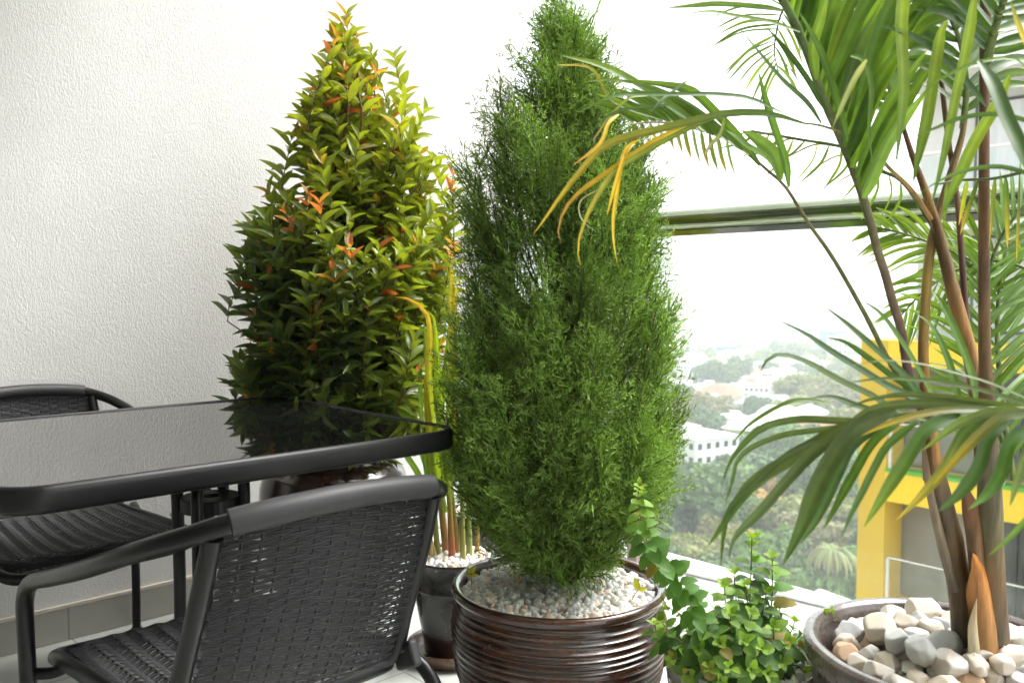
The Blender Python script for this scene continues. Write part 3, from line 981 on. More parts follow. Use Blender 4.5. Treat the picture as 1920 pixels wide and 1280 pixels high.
# ------------------------------------------------------------------ conifer
def conifer():
    Z = CP[1]
    cx = 1062
    base = np.array([U(cx, 1080, Z)[0], Z, 0.365])
    tab = [(8, 1056, 1068), (50, 1020, 1090), (100, 988, 1106), (150, 966, 1124), (200, 930, 1145), (250, 893, 1178), (300, 872, 1205), (350, 862, 1222), (400, 858, 1230), (450, 855, 1232), (500, 855, 1235), (560, 846, 1262),
           (620, 838, 1272), (680, 832, 1276), (740, 828, 1278), (800, 828, 1276), (850, 842, 1270), (900, 872, 1238), (950, 908, 1210), (1000, 948, 1175), (1040, 990, 1140), (1070, 1030, 1095)]
    H_, Lr, Rr = silhouette(tab, Z, cx, 15)

    def rad(h, a):
        l = np.interp(h, H_, Lr); r = np.interp(h, H_, Rr)
        k = (np.cos(a) + 1) / 2
        return l * (1 - k) + r * k
    root = empty('conifer', base)
    tag(root, 'tall feathery dark green conifer growing in the ribbed brown pot', 'shrub')
    r = np.random.default_rng(3)
    # spray template: planar fan of scale twigs
    def spray(seed):
        rr = np.random.default_rng(seed)
        segs = []
        def twig(p, d, L, lvl, pl):
            segs.append((p, p + d * L, 0.0026 if lvl == 0 else (0.0023 if lvl == 1 else 0.0021), lvl))
            if lvl == 2: return
            n = 10 if lvl == 0 else 5
            for i in range(n):
                t = (i + 1.0) / (n + 0.6)
                sgn = 1 if i % 2 else -1
                ang = R(44 + rr.normal(0, 7)) * sgn
                ax = pl
                dd = d * math.cos(ang) + np.cross(ax, d) * math.sin(ang) + ax * rr.normal(0, 0.16)
                dd = unit(dd)
                LL = L * (0.52 if lvl == 0 else 0.42) * (1.12 - 0.72 * t) * (0.8 + 0.4 * rr.random())
                twig(p + d * L * t, dd, LL, lvl + 1, unit(pl + rr.normal(0, 0.2, 3)))
        twig(np.zeros(3), np.array([0, 1.0, 0]), 1.0, 0, np.array([0, 0, 1.0]))
        V = []; Q = []; K = []
        for a, b_, wd, lvl in segs:
            d = unit(b_ - a)
            s_ = unit(np.cross(d, unit(rr.normal(size=3))))
            wd2 = wd / 0.085
            i = len(V)
            mid = a * 0.45 + b_ * 0.55
            V += [a - s_ * wd2 * 0.35, mid - s_ * wd2 * 0.55, b_, mid + s_ * wd2 * 0.55]
            Q.append([i, i + 1, i + 2, i + 3])
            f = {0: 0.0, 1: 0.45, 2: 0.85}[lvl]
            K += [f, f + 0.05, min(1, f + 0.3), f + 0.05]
        return np.array(V), np.array(Q), np.array(K)
    temps = [spray(50 + i) for i in range(7)]
    P = []; D = []; S = []; NB = []; TI = []
    nb = 285
    branches = []
    hs_ = []
    for i in range(nb):
        # choose tip heights in proportion to the crown's girth
        while True:
            h = H_[0] + (H_[-1] - H_[0]) * r.random()
            if r.random() < (0.36 + rad(h, 0.0) * 2.6): break
        a = r.random() * 2 * math.pi
        R0 = rad(h, a)
        inner = r.random() < 0.25
        k = (0.62 + 0.22 * r.random()) if inner else (0.86 + 0.14 * r.random())
        if r.random() < 0.05: k *= 1.07
        tip = np.array([base[0] + R0 * k * math.cos(a), base[1] + R0 * k * math.sin(a), h])
        rise = min(0.29 + 0.14 * r.random(), max(0.02, (h - base[2]) * 0.75))
        t0 = np.array([base[0], base[1], max(base[2] + 0.01, h - rise - R0 * 0.4)])
        midp = t0 * 0.5 + tip * 0.5 + np.array([math.cos(a), math.sin(a), -0.4]) * R0 * 0.16
        pts = spline([t0, midp, tip], 14)
        branches.append(pts)
        gl = 0.55 + 0.85 * r.random()
        ns = 17
        for j in range(ns):
            t = 0.40 + 0.60 * (j + r.random()) / ns
            x = t * 13
            i0 = min(int(x), 12); fr = x - i0
            p_ = pts[i0] * (1 - fr) + pts[i0 + 1] * fr
            tg = unit(pts[i0 + 1] - pts[i0])
            out = np.array([math.cos(a), math.sin(a), 0])
            side = r.normal(size=3) * 0.46
            d = unit(tg * 0.7 + out * 0.50 + side + np.array([0, 0, 0.38]))
            P.append(p_); D.append(d); S.append((0.068 + 0.060 * r.random()) * (1.15 - 0.45 * t if t > 0.8 else 1.0)); TI.append(gl * (0.8 + 0.3 * t))
            NB.append(unit(out + np.array([0, 0, 0.2]) + r.normal(size=3) * 0.45))
    # leader at the top
    for j in range(60):
        h = U(cx, 8 + 190 * r.random() ** 1.0, Z)[2]
        a = r.random() * 6.28
        q = rad(h, a) * 0.4 * r.random()
        P.append(np.array([base[0] + q * math.cos(a), base[1] + q * math.sin(a), h - 0.06]))
        D.append(unit(np.array([math.cos(a) * 0.3, math.sin(a) * 0.3, 1.0]) + r.normal(size=3) * 0.15)); S.append(0.07); TI.append(1.05)
        NB.append(unit(r.normal(size=3)))
    P = np.array(P); D = np.array(D); S = np.array(S); NB = np.array(NB); TI = np.array(TI)
    mb = MB()
    y = D
    z = unit(NB - y * np.sum(NB * y, -1, keepdims=True))
    x = np.cross(y, z)
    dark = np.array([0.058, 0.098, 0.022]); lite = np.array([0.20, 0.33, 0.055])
    for k, (V0, Q, K) in enumerate(temps):
        idx = np.arange(k, len(P), len(temps))
        V = P[idx][:, None] + (x[idx][:, None] * V0[None, :, 0:1] + y[idx][:, None] * V0[None, :, 1:2] + z[idx][:, None] * V0[None, :, 2:3]) * S[idx][:, None, None]
        # tips curl up a little
        V[:, :, 2] += (V0[None, :, 1] ** 2) * S[idx][:, None] * 0.15
        f = (Q[None] + (np.arange(len(idx)) * len(V0))[:, None, None]).reshape(-1, 4)
        kk = K[None, :, None]
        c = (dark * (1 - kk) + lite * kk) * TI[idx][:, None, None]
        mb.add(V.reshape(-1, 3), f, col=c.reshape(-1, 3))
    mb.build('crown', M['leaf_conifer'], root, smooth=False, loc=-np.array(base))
    mb = MB()
    mb.tube(spline([base + [0, 0, -0.02], base + [0.004, 0, 0.3], base + [-0.003, 0, 0.7], base + [0, 0, 1.05]], 16), np.linspace(0.016, 0.003, 16), 10, col=(0.12, 0.07, 0.04))
    for pts in branches:
        mb.tube(pts, np.linspace(0.0032, 0.0008, len(pts)), 4, caps=False, col=(0.085, 0.055, 0.03))
    mb.build('trunk', M['stem'], root, loc=-np.array(base))


conifer()

# ------------------------------------------------------------------ leafy shrub
def leafy_shrub():
    Z = SH[1]
    cx = 645
    base = np.array([SH[0], Z, 0.545])
    tab = [(40, 640, 658), (90, 618, 678), (140, 590, 725), (200, 562, 768), (250, 556, 804), (300, 520, 818), (350, 500, 842), (400, 478, 860), (450, 456, 866), (500, 450, 866), (560, 452, 860), (620, 448, 850), (680, 438, 836),
           (740, 436, 815), (800, 462, 770), (840, 500, 720)]
    H_, Lr, Rr = silhouette(tab, Z, cx, 16)
    bx = U(cx, 500, Z)[0]
    root = empty('leafy_shrub', base)
    tag(root, 'tall glossy-leaved shrub with orange-red new leaves growing beside the white wall', 'shrub')
    r = np.random.default_rng(5)
    T = leaf_template(6, 'lance', 0.16, 0.13)
    mb = MB(); st = MB()
    pos = []; di = []; no = []; le_ = []; wi = []; co = []; ti = []
    tips = []
    n = 0
    while n < 340:
        h = H_[0] + (H_[-1] - H_[0]) * r.random()
        if r.random() > 0.15 + np.interp(h, H_, Lr + Rr) * 1.15: continue
        a = r.random() * 2 * math.pi
        # more shoots on the side away from the wall's shade
        R0 = np.interp(h, H_, Lr) * (1 - (math.cos(a) + 1) / 2) + np.interp(h, H_, Rr) * (math.cos(a) + 1) / 2
        inner = r.random() < 0.30
        k = (0.45 + 0.35 * r.random()) if inner else (0.80 + 0.22 * r.random())
        tips.append((np.array([bx + R0 * k * math.cos(a), Z + R0 * k * math.sin(a) * 0.95, h]), a, inner, R0))
        n += 1
    # shoots traced at the edge of the photo's outline
    for px, py in ((650, 34), (628, 70), (668, 72), (740, 112), (696, 100), (772, 160), (596, 140), (808, 215), (520, 262), (628, 290), (640, 378), (720, 205), (838, 318), (862, 330), (825, 300), (480, 365), (455, 420), (445, 500), (418, 680), (430, 720), (452, 850)):
        px = px + (26 if px < 600 else (-14 if px > 760 else 0))
        tips.append((U(px, py, Z - 0.12 + 0.2 * r.random()), r.random() * 6.28, False, 0.3))
    for tip, a, inner, R0 in tips:
        h = tip[2]
        rise = 0.16 + 0.16 * r.random()
        L0 = max(0.06, rise)
        axis = unit(np.array([math.cos(a) * 0.42, math.sin(a) * 0.42, 1.0]) + r.normal(0, 0.14, 3))
        if h < 0.75: axis = unit(axis + np.array([math.cos(a) * 0.6, math.sin(a) * 0.6, -0.6]))
        b0 = tip - axis * L0
        core = np.array([bx * 0.6 + base[0] * 0.4, Z, max(0.58, b0[2] - 0.18)])
        st.tube(spline([core, b0 * 0.75 + core * 0.25 - [0, 0, 0.02], b0, tip], 10), np.linspace(0.004, 0.0012, 10), 5, caps=False, col=(0.13, 0.05, 0.03) if r.random() < 0.5 else (0.10, 0.09, 0.04))
        nn = int(L0 / 0.027)
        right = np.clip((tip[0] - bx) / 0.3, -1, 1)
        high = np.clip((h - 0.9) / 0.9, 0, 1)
        young_backlit = np.clip(0.16 + 0.80 * high + 0.3 * right + r.normal(0, 0.15), 0, 1)  # young growth near the top, plus backlight painted yellow-green on upper right leaves
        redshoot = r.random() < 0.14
        gcol = np.array([0.052, 0.105, 0.030]) * (1 - young_backlit) + np.array([0.34, 0.42, 0.040]) * young_backlit
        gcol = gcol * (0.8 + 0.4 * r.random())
        ph = r.random() * 3.14
        x0 = unit(np.cross(axis, [0, 0.3, 1.0] if abs(axis[2]) < 0.9 else [1, 0, 0])); y0 = np.cross(axis, x0)
        for i in range(nn + 1):
            t = i / nn
            pnt = b0 + axis * L0 * t
            for s_ in (0, 1):
                ang = ph + i * math.pi / 2 + s_ * math.pi + r.normal(0, 0.2)
                ra = x0 * math.cos(ang) + y0 * math.sin(ang)
                top = t > 0.86
                el = 0.60 + 0.75 * t + r.normal(0, 0.14) if not top else 1.25 + r.normal(0, 0.18)
                d = unit(ra + axis * math.tan(min(el * 0.78, 1.35)) * 0.9)
                L = (0.068 + 0.032 * r.random()) * (1.0 if not top else 0.75) * (0.85 + 0.2 * (1 - high))
                c = gcol * (0.8 + 0.4 * r.random())
                if t > 0.55: c = c * 0.6 + np.array([0.20, 0.26, 0.03]) * 0.4 * (0.4 + 0.6 * young_backlit) + c * 0.4 * (0.6 - 0.6 * young_backlit)
                tc = c
                if redshoot and t > 0.78:
                    L *= 0.72
                    c = np.array([0.60, 0.20, 0.09]) if r.random() < 0.5 else np.array([0.66, 0.36, 0.08]); tc = c * 0.9
                elif top and high > 0.4 and r.random() < 0.3:
                    c = c * 0.5 + np.array([0.40, 0.20, 0.03]) * 0.5; tc = c
                elif r.random() < 0.02:
                    c = np.array([0.36, 0.10, 0.035]); tc = c
                pos.append(pnt); di.append(d + np.array([0, 0, -0.12])); no.append(unit(axis + r.normal(0, 0.22, 3)) if not top else unit(ra * -1 + axis * 0.3 + r.normal(0, 0.2, 3)))
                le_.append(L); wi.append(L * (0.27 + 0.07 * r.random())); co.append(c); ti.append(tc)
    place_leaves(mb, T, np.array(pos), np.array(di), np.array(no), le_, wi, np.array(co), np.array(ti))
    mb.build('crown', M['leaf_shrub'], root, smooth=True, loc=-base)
    for dx in (-0.02, 0.015, 0.03):
        st.tube(spline([base + [dx, 0, -0.05], base + [dx * 1.4, 0.01, 0.25], base + [dx * 2, 0, 0.7], (bx + dx, Z, 1.55)], 14), np.linspace(0.011, 0.004, 14), 8, col=(0.13, 0.075, 0.045))
    st.build('trunk', M['stem'], root, loc=-base)


leafy_shrub()

# ------------------------------------------------------------------ ribbons: palm leaflets and strap leaves
def ribbon(mb, pts, width, c0, c1, nrm=None, fold=0.22, n=14, prof='leaflet', tipfrac=0.35, r=rng):
    """long blade along a curve, folded along its midrib, real width, colour base->tip"""
    pts = spline(pts, n)
    T = unit(np.gradient(pts, axis=0))
    if nrm is None: nrm = np.array([0, -0.8, 0.6])
    nrm = unit(np.asarray(nrm, float))
    Nn = unit(nrm - T * (T @ nrm)[:, None])
    # gentle twist
    tw = np.linspace(0, r.normal(0, 0.35), n)
    B = np.cross(T, Nn)
    Nn, B = Nn * np.cos(tw)[:, None] + B * np.sin(tw)[:, None], B * np.cos(tw)[:, None] - Nn * np.sin(tw)[:, None]
    t = np.linspace(0, 1, n)
    if prof == 'leaflet':
        wd = np.minimum(1, 0.35 + t * 5) * np.clip((1 - t) / tipfrac, 0, 1) ** 0.75
        wd = np.where(t < 1 - tipfrac, np.minimum(1, 0.35 + t * 4.5), wd)
    else:
        wd = np.clip((1 - t) / 0.3, 0, 1) ** 0.8 * (0.85 + 0.15 * np.minimum(1, t * 4))
    wd = wd * width / 2
    wd[-1] = 0
    P = np.stack([pts - B * wd[:, None] + Nn * (wd * fold)[:, None], pts - B * (wd * 0.5)[:, None] + Nn * (wd * fold * 0.42)[:, None], pts,
                  pts + B * (wd * 0.5)[:, None] + Nn * (wd * fold * 0.42)[:, None], pts + B * wd[:, None] + Nn * (wd * fold)[:, None]], 1)
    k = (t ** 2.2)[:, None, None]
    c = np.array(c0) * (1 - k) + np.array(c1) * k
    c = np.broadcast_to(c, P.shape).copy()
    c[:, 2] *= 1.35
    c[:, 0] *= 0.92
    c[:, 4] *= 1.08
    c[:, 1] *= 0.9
    mb.grid(P, col=c)


def pxl(pts, z0, z1=None):
    """pixel polyline with depth going from z0 to z1"""
    z1 = z0 if z1 is None else z1
    n = len(pts)
    return [U(p[0], p[1], z0 + (z1 - z0) * i / (n - 1)) for i, p in enumerate(pts)]


G1 = (0.085, 0.17, 0.030); G2 = (0.12, 0.22, 0.035); G3 = (0.055, 0.12, 0.028); G4 = (0.155, 0.26, 0.045)
YE = (0.62, 0.44, 0.025); YG = (0.20, 0.29, 0.04); BR = (0.36, 0.19, 0.06); DG = (0.038, 0.095, 0.018); OL = (0.10, 0.145, 0.05)

# reeds in the small pot
def reeds():
    root = empty('reed_plant', (*SP, 0.29))
    tag(root, 'clump of tall yellow-green strap leaves with reddish stem bases in the small black pot', 'plant')
    off = -np.array([*SP, 0.29])
    Zr = SP[1]
    r = np.random.default_rng(8)
    blades = [([(838, 1040), (825, 930), (812, 800), (806, 700), (808, 620), (800, 585), (770, 562), (738, 556)], 20, YG, BR),
              ([(852, 1045), (838, 930), (826, 780), (822, 680), (815, 600), (800, 580)], 22, YG, YG),
              ([(865, 1040), (850, 900), (842, 760), (846, 640), (845, 560), (848, 470)], 15, YG, YE),
              ([(862, 1035), (858, 900), (852, 760), (850, 620), (858, 520)], 16, YG, YE),
              ([(830, 1045), (812, 930), (798, 860), (770, 800), (742, 765), (722, 742)], 20, G4, G4),
              ([(822, 1035), (806, 920), (796, 860), (788, 740), (790, 690), (802, 650)], 9, G4, G4),
              ([(842, 1040), (840, 900), (832, 820), (815, 730), (800, 660), (795, 600)], 16, YG, YG),
              ([(858, 1040), (846, 940), (836, 860), (828, 760), (838, 690), (842, 600)], 18, G4, YG),
              ([(872, 1045), (872, 940), (862, 850), (850, 780), (842, 700)], 16, YG, YE),
              ([(880, 1040), (886, 960), (880, 880), (868, 820)], 15, G4, YG),
              ([(846, 1042), (838, 960), (820, 880), (790, 840), (760, 828), (735, 850)], 10, G4, G4),
              ([(826, 1042), (806, 950), (785, 890), (760, 850), (745, 810)], 12, G4, G4),
              ([(868, 1038), (866, 930), (874, 840), (878, 760)], 14, YG, YG),
              ([(836, 1042), (818, 950), (808, 900), (805, 850), (802, 780), (795, 700)], 14, YG, YE)]
    mb = MB()
    for pts, wpx, c0, c1 in blades:
        dz = r.normal(0, 0.03)
        ribbon(mb, np.array(pxl(pts[1:], Zr + dz, Zr + dz * 2)) + off, wpx / F_PX * Zr, c0, c1, (r.normal(0, 0.4), -1, 0.25), 0.3, 18, 'strap', r=r)
    mb.build('leaves', M['leaf_reed'], root)
    mb = MB()
    for i, (bx_, tx, wpx, c) in enumerate(((806, 800, 15, (0.35, 0.25, 0.08)), (822, 812, 16, (0.30, 0.30, 0.10)), (838, 826, 20, (0.40, 0.17, 0.08)), (848, 842, 17, (0.45, 0.12, 0.06)), (860, 848, 14, (0.40, 0.26, 0.10)),
                                           (868, 866, 14, (0.30, 0.28, 0.08)), (880, 878, 15, (0.28, 0.30, 0.08)), (893, 898, 12, (0.42, 0.22, 0.07)), (815, 790, 10, (0.4, 0.3, 0.15)), (856, 870, 11, (0.42, 0.3, 0.12)))):
        z = Zr + (-0.03 + 0.06 * ((i * 7) % 5) / 4)
        y0 = 1052 if i % 2 else 1040
        pts = spline([U(bx_, y0, z), U((bx_ + tx) / 2, 990, z), U(tx, 930, z), U(tx - 3, 890, z)], 14)
        cc = np.linspace(0, 1, 14)[:, None]
        mb.tube(pts + off, np.linspace(0.85, 0.45, 14) * wpx / 2 / F_PX * z, 9, col=np.array(c) * (1 - cc) + np.array((0.24, 0.30, 0.05)) * cc, sq=0.6)
    mb.build('stems', M['stem'], root)


reeds()

# ------------------------------------------------------------------ mint
def mint():
    root = empty('mint_plant', (*MPp, 0.31))
    tag(root, 'bushy bright green mint with one long trailing stem, spilling over the pale pot', 'plant')
    off = -np.array([*MPp, 0.31])
    T = leaf_template(8, 'ovate', 0.10, 0.22, 0.07)
    r = np.random.default_rng(12)
    mb = MB(); st = MB()
    stems = []
    zc = MPp[1]
    tl = [(1410, 1008, .0), (1448, 1045, -.02), (1376, 1075, .02), (1358, 1100, -.06), (1398, 1098, -.05), (1345, 1145, .02), (1437, 1110, -.04), (1465, 1135, .0), (1490, 1165, .03), (1320, 1140, .05), (1300, 1180, .0), (1285, 1175, .06),
          (1330, 1165, -.1), (1370, 1150, -.1), (1410, 1150, -.1), (1450, 1175, -.1), (1475, 1205, -.08), (1500, 1215, -.02), (1310, 1215, -.1), (1350, 1205, -.12), (1395, 1200, -.13), (1430, 1215, -.13), (1465, 1240, -.1), (1505, 1255, -.05),
          (1290, 1230, -.06), (1330, 1250, -.13), (1370, 1250, -.15), (1410, 1255, -.15), (1245, 1190, .0), (1228, 1170, .02), (1262, 1235, -.05), (1440, 1262, -.14), (1290, 1262, -.1), (1350, 1275, -.15), (1385, 1120, .05), (1425, 1140, .06),
          (1345, 1175, .06), (1460, 1175, .05), (1400, 1175, .1)]
    for px, py, dz in tl:
        tip = U(px, py, zc + dz)
        b0 = np.array([MPp[0] + (tip[0] - MPp[0]) * 0.45 + r.normal(0, 0.015), MPp[1] + dz * 0.5, 0.305])
        mid = b0 * 0.5 + tip * 0.5 + np.array([(tip[0] - MPp[0]) * 0.15, 0, 0.01])
        stems.append((spline([b0, mid, tip], 16), 1.0))
    trail = spline(pxl([(1375, 1240), (1335, 1200), (1312, 1165), (1290, 1125), (1268, 1090), (1245, 1062), (1222, 1035), (1208, 1000), (1200, 965), (1197, 930), (1200, 908)], zc - 0.06, zc - 0.27), 60)
    stems.append((trail, 1.05))
    stems.append((spline(pxl([(1330, 1250), (1290, 1215), (1262, 1190), (1240, 1165)], zc - .02), 14), 0.8))
    pos = []; di = []; no = []; le_ = []; wi = []; co = []; ti = []
    for si, (pts, g) in enumerate(stems):
        st.tube(pts + off, np.linspace(0.0021, 0.0011, len(pts)), 6, col=(0.16, 0.13, 0.05), caps=False)
        Ls = np.concatenate([[0], np.cumsum(np.linalg.norm(np.diff(pts, axis=0), axis=1))])
        trailing = si == len(tl)
        nn = int(Ls[-1] / (0.0165 if not trailing else 0.0125)) + 1
        ph = r.random() * 3
        for i in range(nn + 1):
            d = Ls[-1] * i / nn
            t = i / nn
            if t < 0.12 and not trailing: continue
            p_ = np.array([np.interp(d, Ls, pts[:, k]) for k in range(3)])
            j = min(np.searchsorted(Ls, d), len(pts) - 1)
            ax = unit(pts[j] - pts[max(0, j - 2)] + 1e-6)
            x0 = unit(np.cross(ax, [0.3, 1, 0.1])); y0 = np.cross(ax, x0)
            last = t > 0.93
            for s_ in ((0, 1) if not last else (0, 1, 2, 3)):
                ang = ph + (i % 2) * math.pi / 2 + s_ * (math.pi if not last else math.pi / 2) + r.normal(0, 0.25)
                ra = x0 * math.cos(ang) + y0 * math.sin(ang)
                if trailing: ra = unit(ra + np.array([0, 0, -0.25]))
                dd = unit(ra + ax * (0.25 if not last else 1.1) + r.normal(0, 0.12, 3))
                L = (0.040 if t < 0.75 else 0.031) * (0.75 + 0.4 * r.random()) if not last else 0.018 * (0.8 + 0.4 * r.random())
                if trailing: L *= 0.66 + 0.22 * math.sin(math.pi * (1 - t))
                y_ = np.clip((t - 0.72) / 0.28, 0, 1)
                c = np.array([0.085, 0.185, 0.040]) * (1 - y_) + np.array([0.20, 0.33, 0.035]) * y_
                c = c * (0.8 + 0.45 * r.random()) * g
                if r.random() < 0.03: c = np.array([0.25, 0.2, 0.04])
                pos.append(p_ + ra * 0.003); di.append(dd); no.append(unit(ax * 1.0 + np.array([0, -0.35, 0.5]) + r.normal(0, 0.25, 3))); le_.append(L); wi.append(L * (0.68 + 0.12 * r.random())); co.append(c); ti.append(c * 1.1)
    place_leaves(mb, T, np.array(pos) + off, np.array(di), np.array(no), le_, wi, np.array(co), np.array(ti))
    mb.build('leaves', M['leaf_mint'], root)
    st.build('stems', M['stem'], root)
    # a wiry creeper twig with tiny leaves reaching right, another reaching left
    for nm, pl, lab in (('creeper_twig', [(1470, 1230), (1500, 1190), (1528, 1166), (1545, 1150), (1562, 1148), (1574, 1158)], 'thin creeper twig with tiny leaves reaching towards the palm pot'),
                        ('creeper_twig', [(1330, 1210), (1300, 1170), (1275, 1150), (1250, 1135), (1240, 1110)], 'thin creeper twig with tiny leaves beside the ribbed pot')):
        pts = spline(pxl(pl, zc), 24)
        o = empty(nm, pts[0]); tag(o, lab, 'plant')
        MB().tube(pts - pts[0], 0.0011, 5, col=(0.2, 0.08, 0.04)).build('stem', M['stem'], o)
        k = np.arange(6, 24, 2)
        k = np.concatenate([k, k])
        n = len(k)
        mb2 = MB()
        place_leaves(mb2, T, pts[k] - pts[0], r.normal(size=(n, 3)), r.normal(size=(n, 3)), 0.007 + 0.008 * r.random(n), 0.007 + 0.005 * r.random(n), np.tile((0.2, 0.32, 0.04), (n, 1)) * (0.7 + 0.5 * r.random((n, 1))))
        mb2.build('leaves', M['leaf_mint'], o)


mint()

# seedlings in the ribbed pot
def seedlings():
    r = np.random.default_rng(4)
    T = leaf_template(5, 'ovate', 0.1, 0.1)
    for pts, lv, lab in (([(1182, 1132), (1188, 1118), (1196, 1106)], [((1196, 1106), (1190, 1082)), ((1196, 1106), (1214, 1102))], 'tiny seedling with two yellow-green leaves near the right rim'),
                         ([(884, 1098), (884, 1084), (883, 1074)], [((883, 1074), (875, 1062)), ((883, 1074), (892, 1060)), ((884, 1080), (872, 1078)), ((884, 1080), (896, 1076))], 'tiny pale seedling near the left rim of the ribbed pot')):
        z0 = on_h(pts[0][0], pts[0][1], 0.367)[1]
        c = np.array(pxl(pts, z0))
        o = empty('seedling', c[0]); tag(o, lab, 'plant')
        MB().tube(spline(c, 8) - c[0], 0.0009, 5, col=(0.35, 0.14, 0.06)).build('stem', M['stem'], o)
        mb = MB()
        a = np.array([U(*x[0], z0) for x in lv]); b_ = np.array([U(*x[1], z0) for x in lv])
        L = np.linalg.norm(b_ - a, axis=1)
        place_leaves(mb, T, a - c[0], b_ - a, np.tile((0.1, -0.8, 0.6), (len(a), 1)), L, L * 0.55, np.tile((0.42, 0.42, 0.05), (len(a), 1)))
        mb.build('leaves', M['leaf_mint'], o)


seedlings()

# ------------------------------------------------------------------ the big palm
def palm():
    root = empty('palm', (*PP, 0.38))
    tag(root, 'large multi-stemmed palm with arching and yellow-tipped fronds at the right', 'palm')
    off = -np.array([*PP, 0.38])
    r = np.random.default_rng(21)
    brn = (0.165, 0.095, 0.04); orange = (0.30, 0.155, 0.045); gry = (0.13, 0.10, 0.065); pur = (0.10, 0.045, 0.04); grn = (0.12, 0.16, 0.04)

    def stem(pts, z0, z1, ws, cols, name='stem', n=30, knob=0.0):
        p = np.array(pxl(pts, z0, z1))
        zz = np.linspace(z0, z1, n)
        q = spline(p, n)
        t = np.linspace(0, 1, n)
        rad = np.interp(t, np.linspace(0, 1, len(ws)), ws) * 0.9 / 2 / F_PX * q[:, 1]
        cc = np.array([[np.interp(x, np.linspace(0, 1, len(cols)), [c[k] for c in cols]) for k in range(3)] for x in t])
        if knob: rad = rad * (1 + knob * (np.abs(np.sin(t * 9)) ** 12))
        return MB().tube(q + off, rad, 16, col=cc).build(name, M['palm_bark'], root)

    # trunks
    stem([(1815, 1262), (1808, 1190), (1799, 1100), (1781, 1010), (1762, 925), (1745, 840), (1737, 760)], 1.47, 1.42, [44, 46, 48, 50, 44, 34, 24], [brn, gry, brn, brn, gry, orange, brn], 'trunk', 40, 0.08)
    stem([(1862, 1290), (1860, 1200), (1858, 1100), (1856, 1000), (1855, 900), (1850, 780), (1846, 640)], 1.45, 1.38, [72, 64, 56, 50, 44, 32, 22], [(0.2, 0.15, 0.07), gry, brn, (0.15, 0.13, 0.06), gry, brn, brn], 'trunk', 40, 0.06)
    stem([(1846, 660), (1845, 480), (1845, 300), (1846, 150), (1850, -30)], 1.38, 1.30, [24, 22, 21, 20, 22], [brn, (0.19, 0.095, 0.045), (0.17, 0.085, 0.045), brn], 'stem')
    stem([(1845, 905), (1838, 800), (1822, 680), (1791, 562), (1776, 502), (1756, 424), (1737, 364), (1714, 302), (1694, 240)], 1.42, 1.5, [34, 32, 32, 30, 28, 24, 18, 13, 9], [brn, orange, orange, brn, orange, pur], 'stem', 36)
    stem([(1822, 700), (1812, 600), (1803, 480), (1795, 375), (1778, 262), (1765, 150), (1757, 60)], 1.46, 1.52, [15, 13, 12, 11, 10, 9], [pur, pur, brn, pur], 'stem')
    stem([(1742, 900), (1735, 742), (1731, 660), (1735, 570), (1746, 457), (1775, 350), (1805, 250), (1812, 180)], 1.44, 1.5, [24, 22, 21, 20, 19, 16, 13, 9], [brn, orange, (0.3, 0.2, 0.05), brn, (0.2, 0.15, 0.05)], 'stem')
    # thin peeling sheaths
    def sheath(poly, z, c0, c1, nm='leaf_sheath'):
        mb = MB()
        ribbon(mb, np.array(pxl(poly[0], z, z)) + off, poly[1] / F_PX * z, c0, c1, (0.25, -1, 0.0), -0.55, 20, 'strap', r=r)
        mb.build(nm, M['palm_bark'], root)
    sheath(([(1866, 1290), (1862, 1200), (1850, 1110), (1838, 1062), (1824, 1036)], 66), 1.395, (0.26, 0.14, 0.05), (0.50, 0.17, 0.025))
    sheath(([(1842, 1290), (1836, 1230), (1832, 1170), (1832, 1120)], 34), 1.385, (0.38, 0.34, 0.22), (0.3, 0.2, 0.1))
    sheath(([(1838, 1120), (1836, 1040), (1826, 970), (1812, 925), (1802, 900)], 34), 1.40, brn, (0.2, 0.06, 0.02))
    sheath(([(1795, 1110), (1772, 1020), (1752, 930), (1738, 850), (1728, 800)], 26), 1.41, gry, brn)
    sheath(([(1760, 870), (1757, 830), (1750, 780)], 18), 1.40, orange, orange)

    def frond(rach, zr, leaflets, name='frond', rw=(9, 4), rcol=(grn, grn), nrm=None):
        """rach: pixel polyline; leaflets: list of (pts, width_px, c0, c1, z0, z1)"""
        p = np.array([U(a, b_, z) for (a, b_), z in zip(rach, zr)]) if rach else None
        mb = MB()
        for L in leaflets:
            pts, wpx, c0, c1, z0, z1 = L[:6]
            nn = L[6] if len(L) > 6 else (nrm if nrm is not None else (r.normal(0, 0.35), -1, 0.35 + r.normal(0, 0.3)))
            jit = 0.8 + 0.4 * r.random()
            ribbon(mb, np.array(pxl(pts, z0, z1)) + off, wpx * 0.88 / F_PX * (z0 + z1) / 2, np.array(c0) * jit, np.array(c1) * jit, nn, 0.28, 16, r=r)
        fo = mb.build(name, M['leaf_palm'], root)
        if rach:
            q = spline(p, 40)
            t = np.linspace(0, 1, 40)
            rad = np.interp(t, [0, 1], rw) / 2 / F_PX * q[:, 1]
            cc = np.array(rcol[0]) * (1 - t[:, None]) + np.array(rcol[-1]) * t[:, None]
            MB().tube(q + off, rad, 10, col=cc).build('rachis', M['palm_bark'], fo)
        return fo

    # frond arching left, in front of the conifer
    rp = [(1745, 800), (1701, 730), (1668, 679), (1622, 589), (1562, 484), (1517, 420), (1474, 352), (1442, 322), (1401, 288), (1360, 261), (1308, 243), (1259, 231), (1210, 230), (1183, 234)]
    zr = list(np.linspace(1.45, 1.20, len(rp)))
    LL = []
    rr2 = np.array(rp, float)
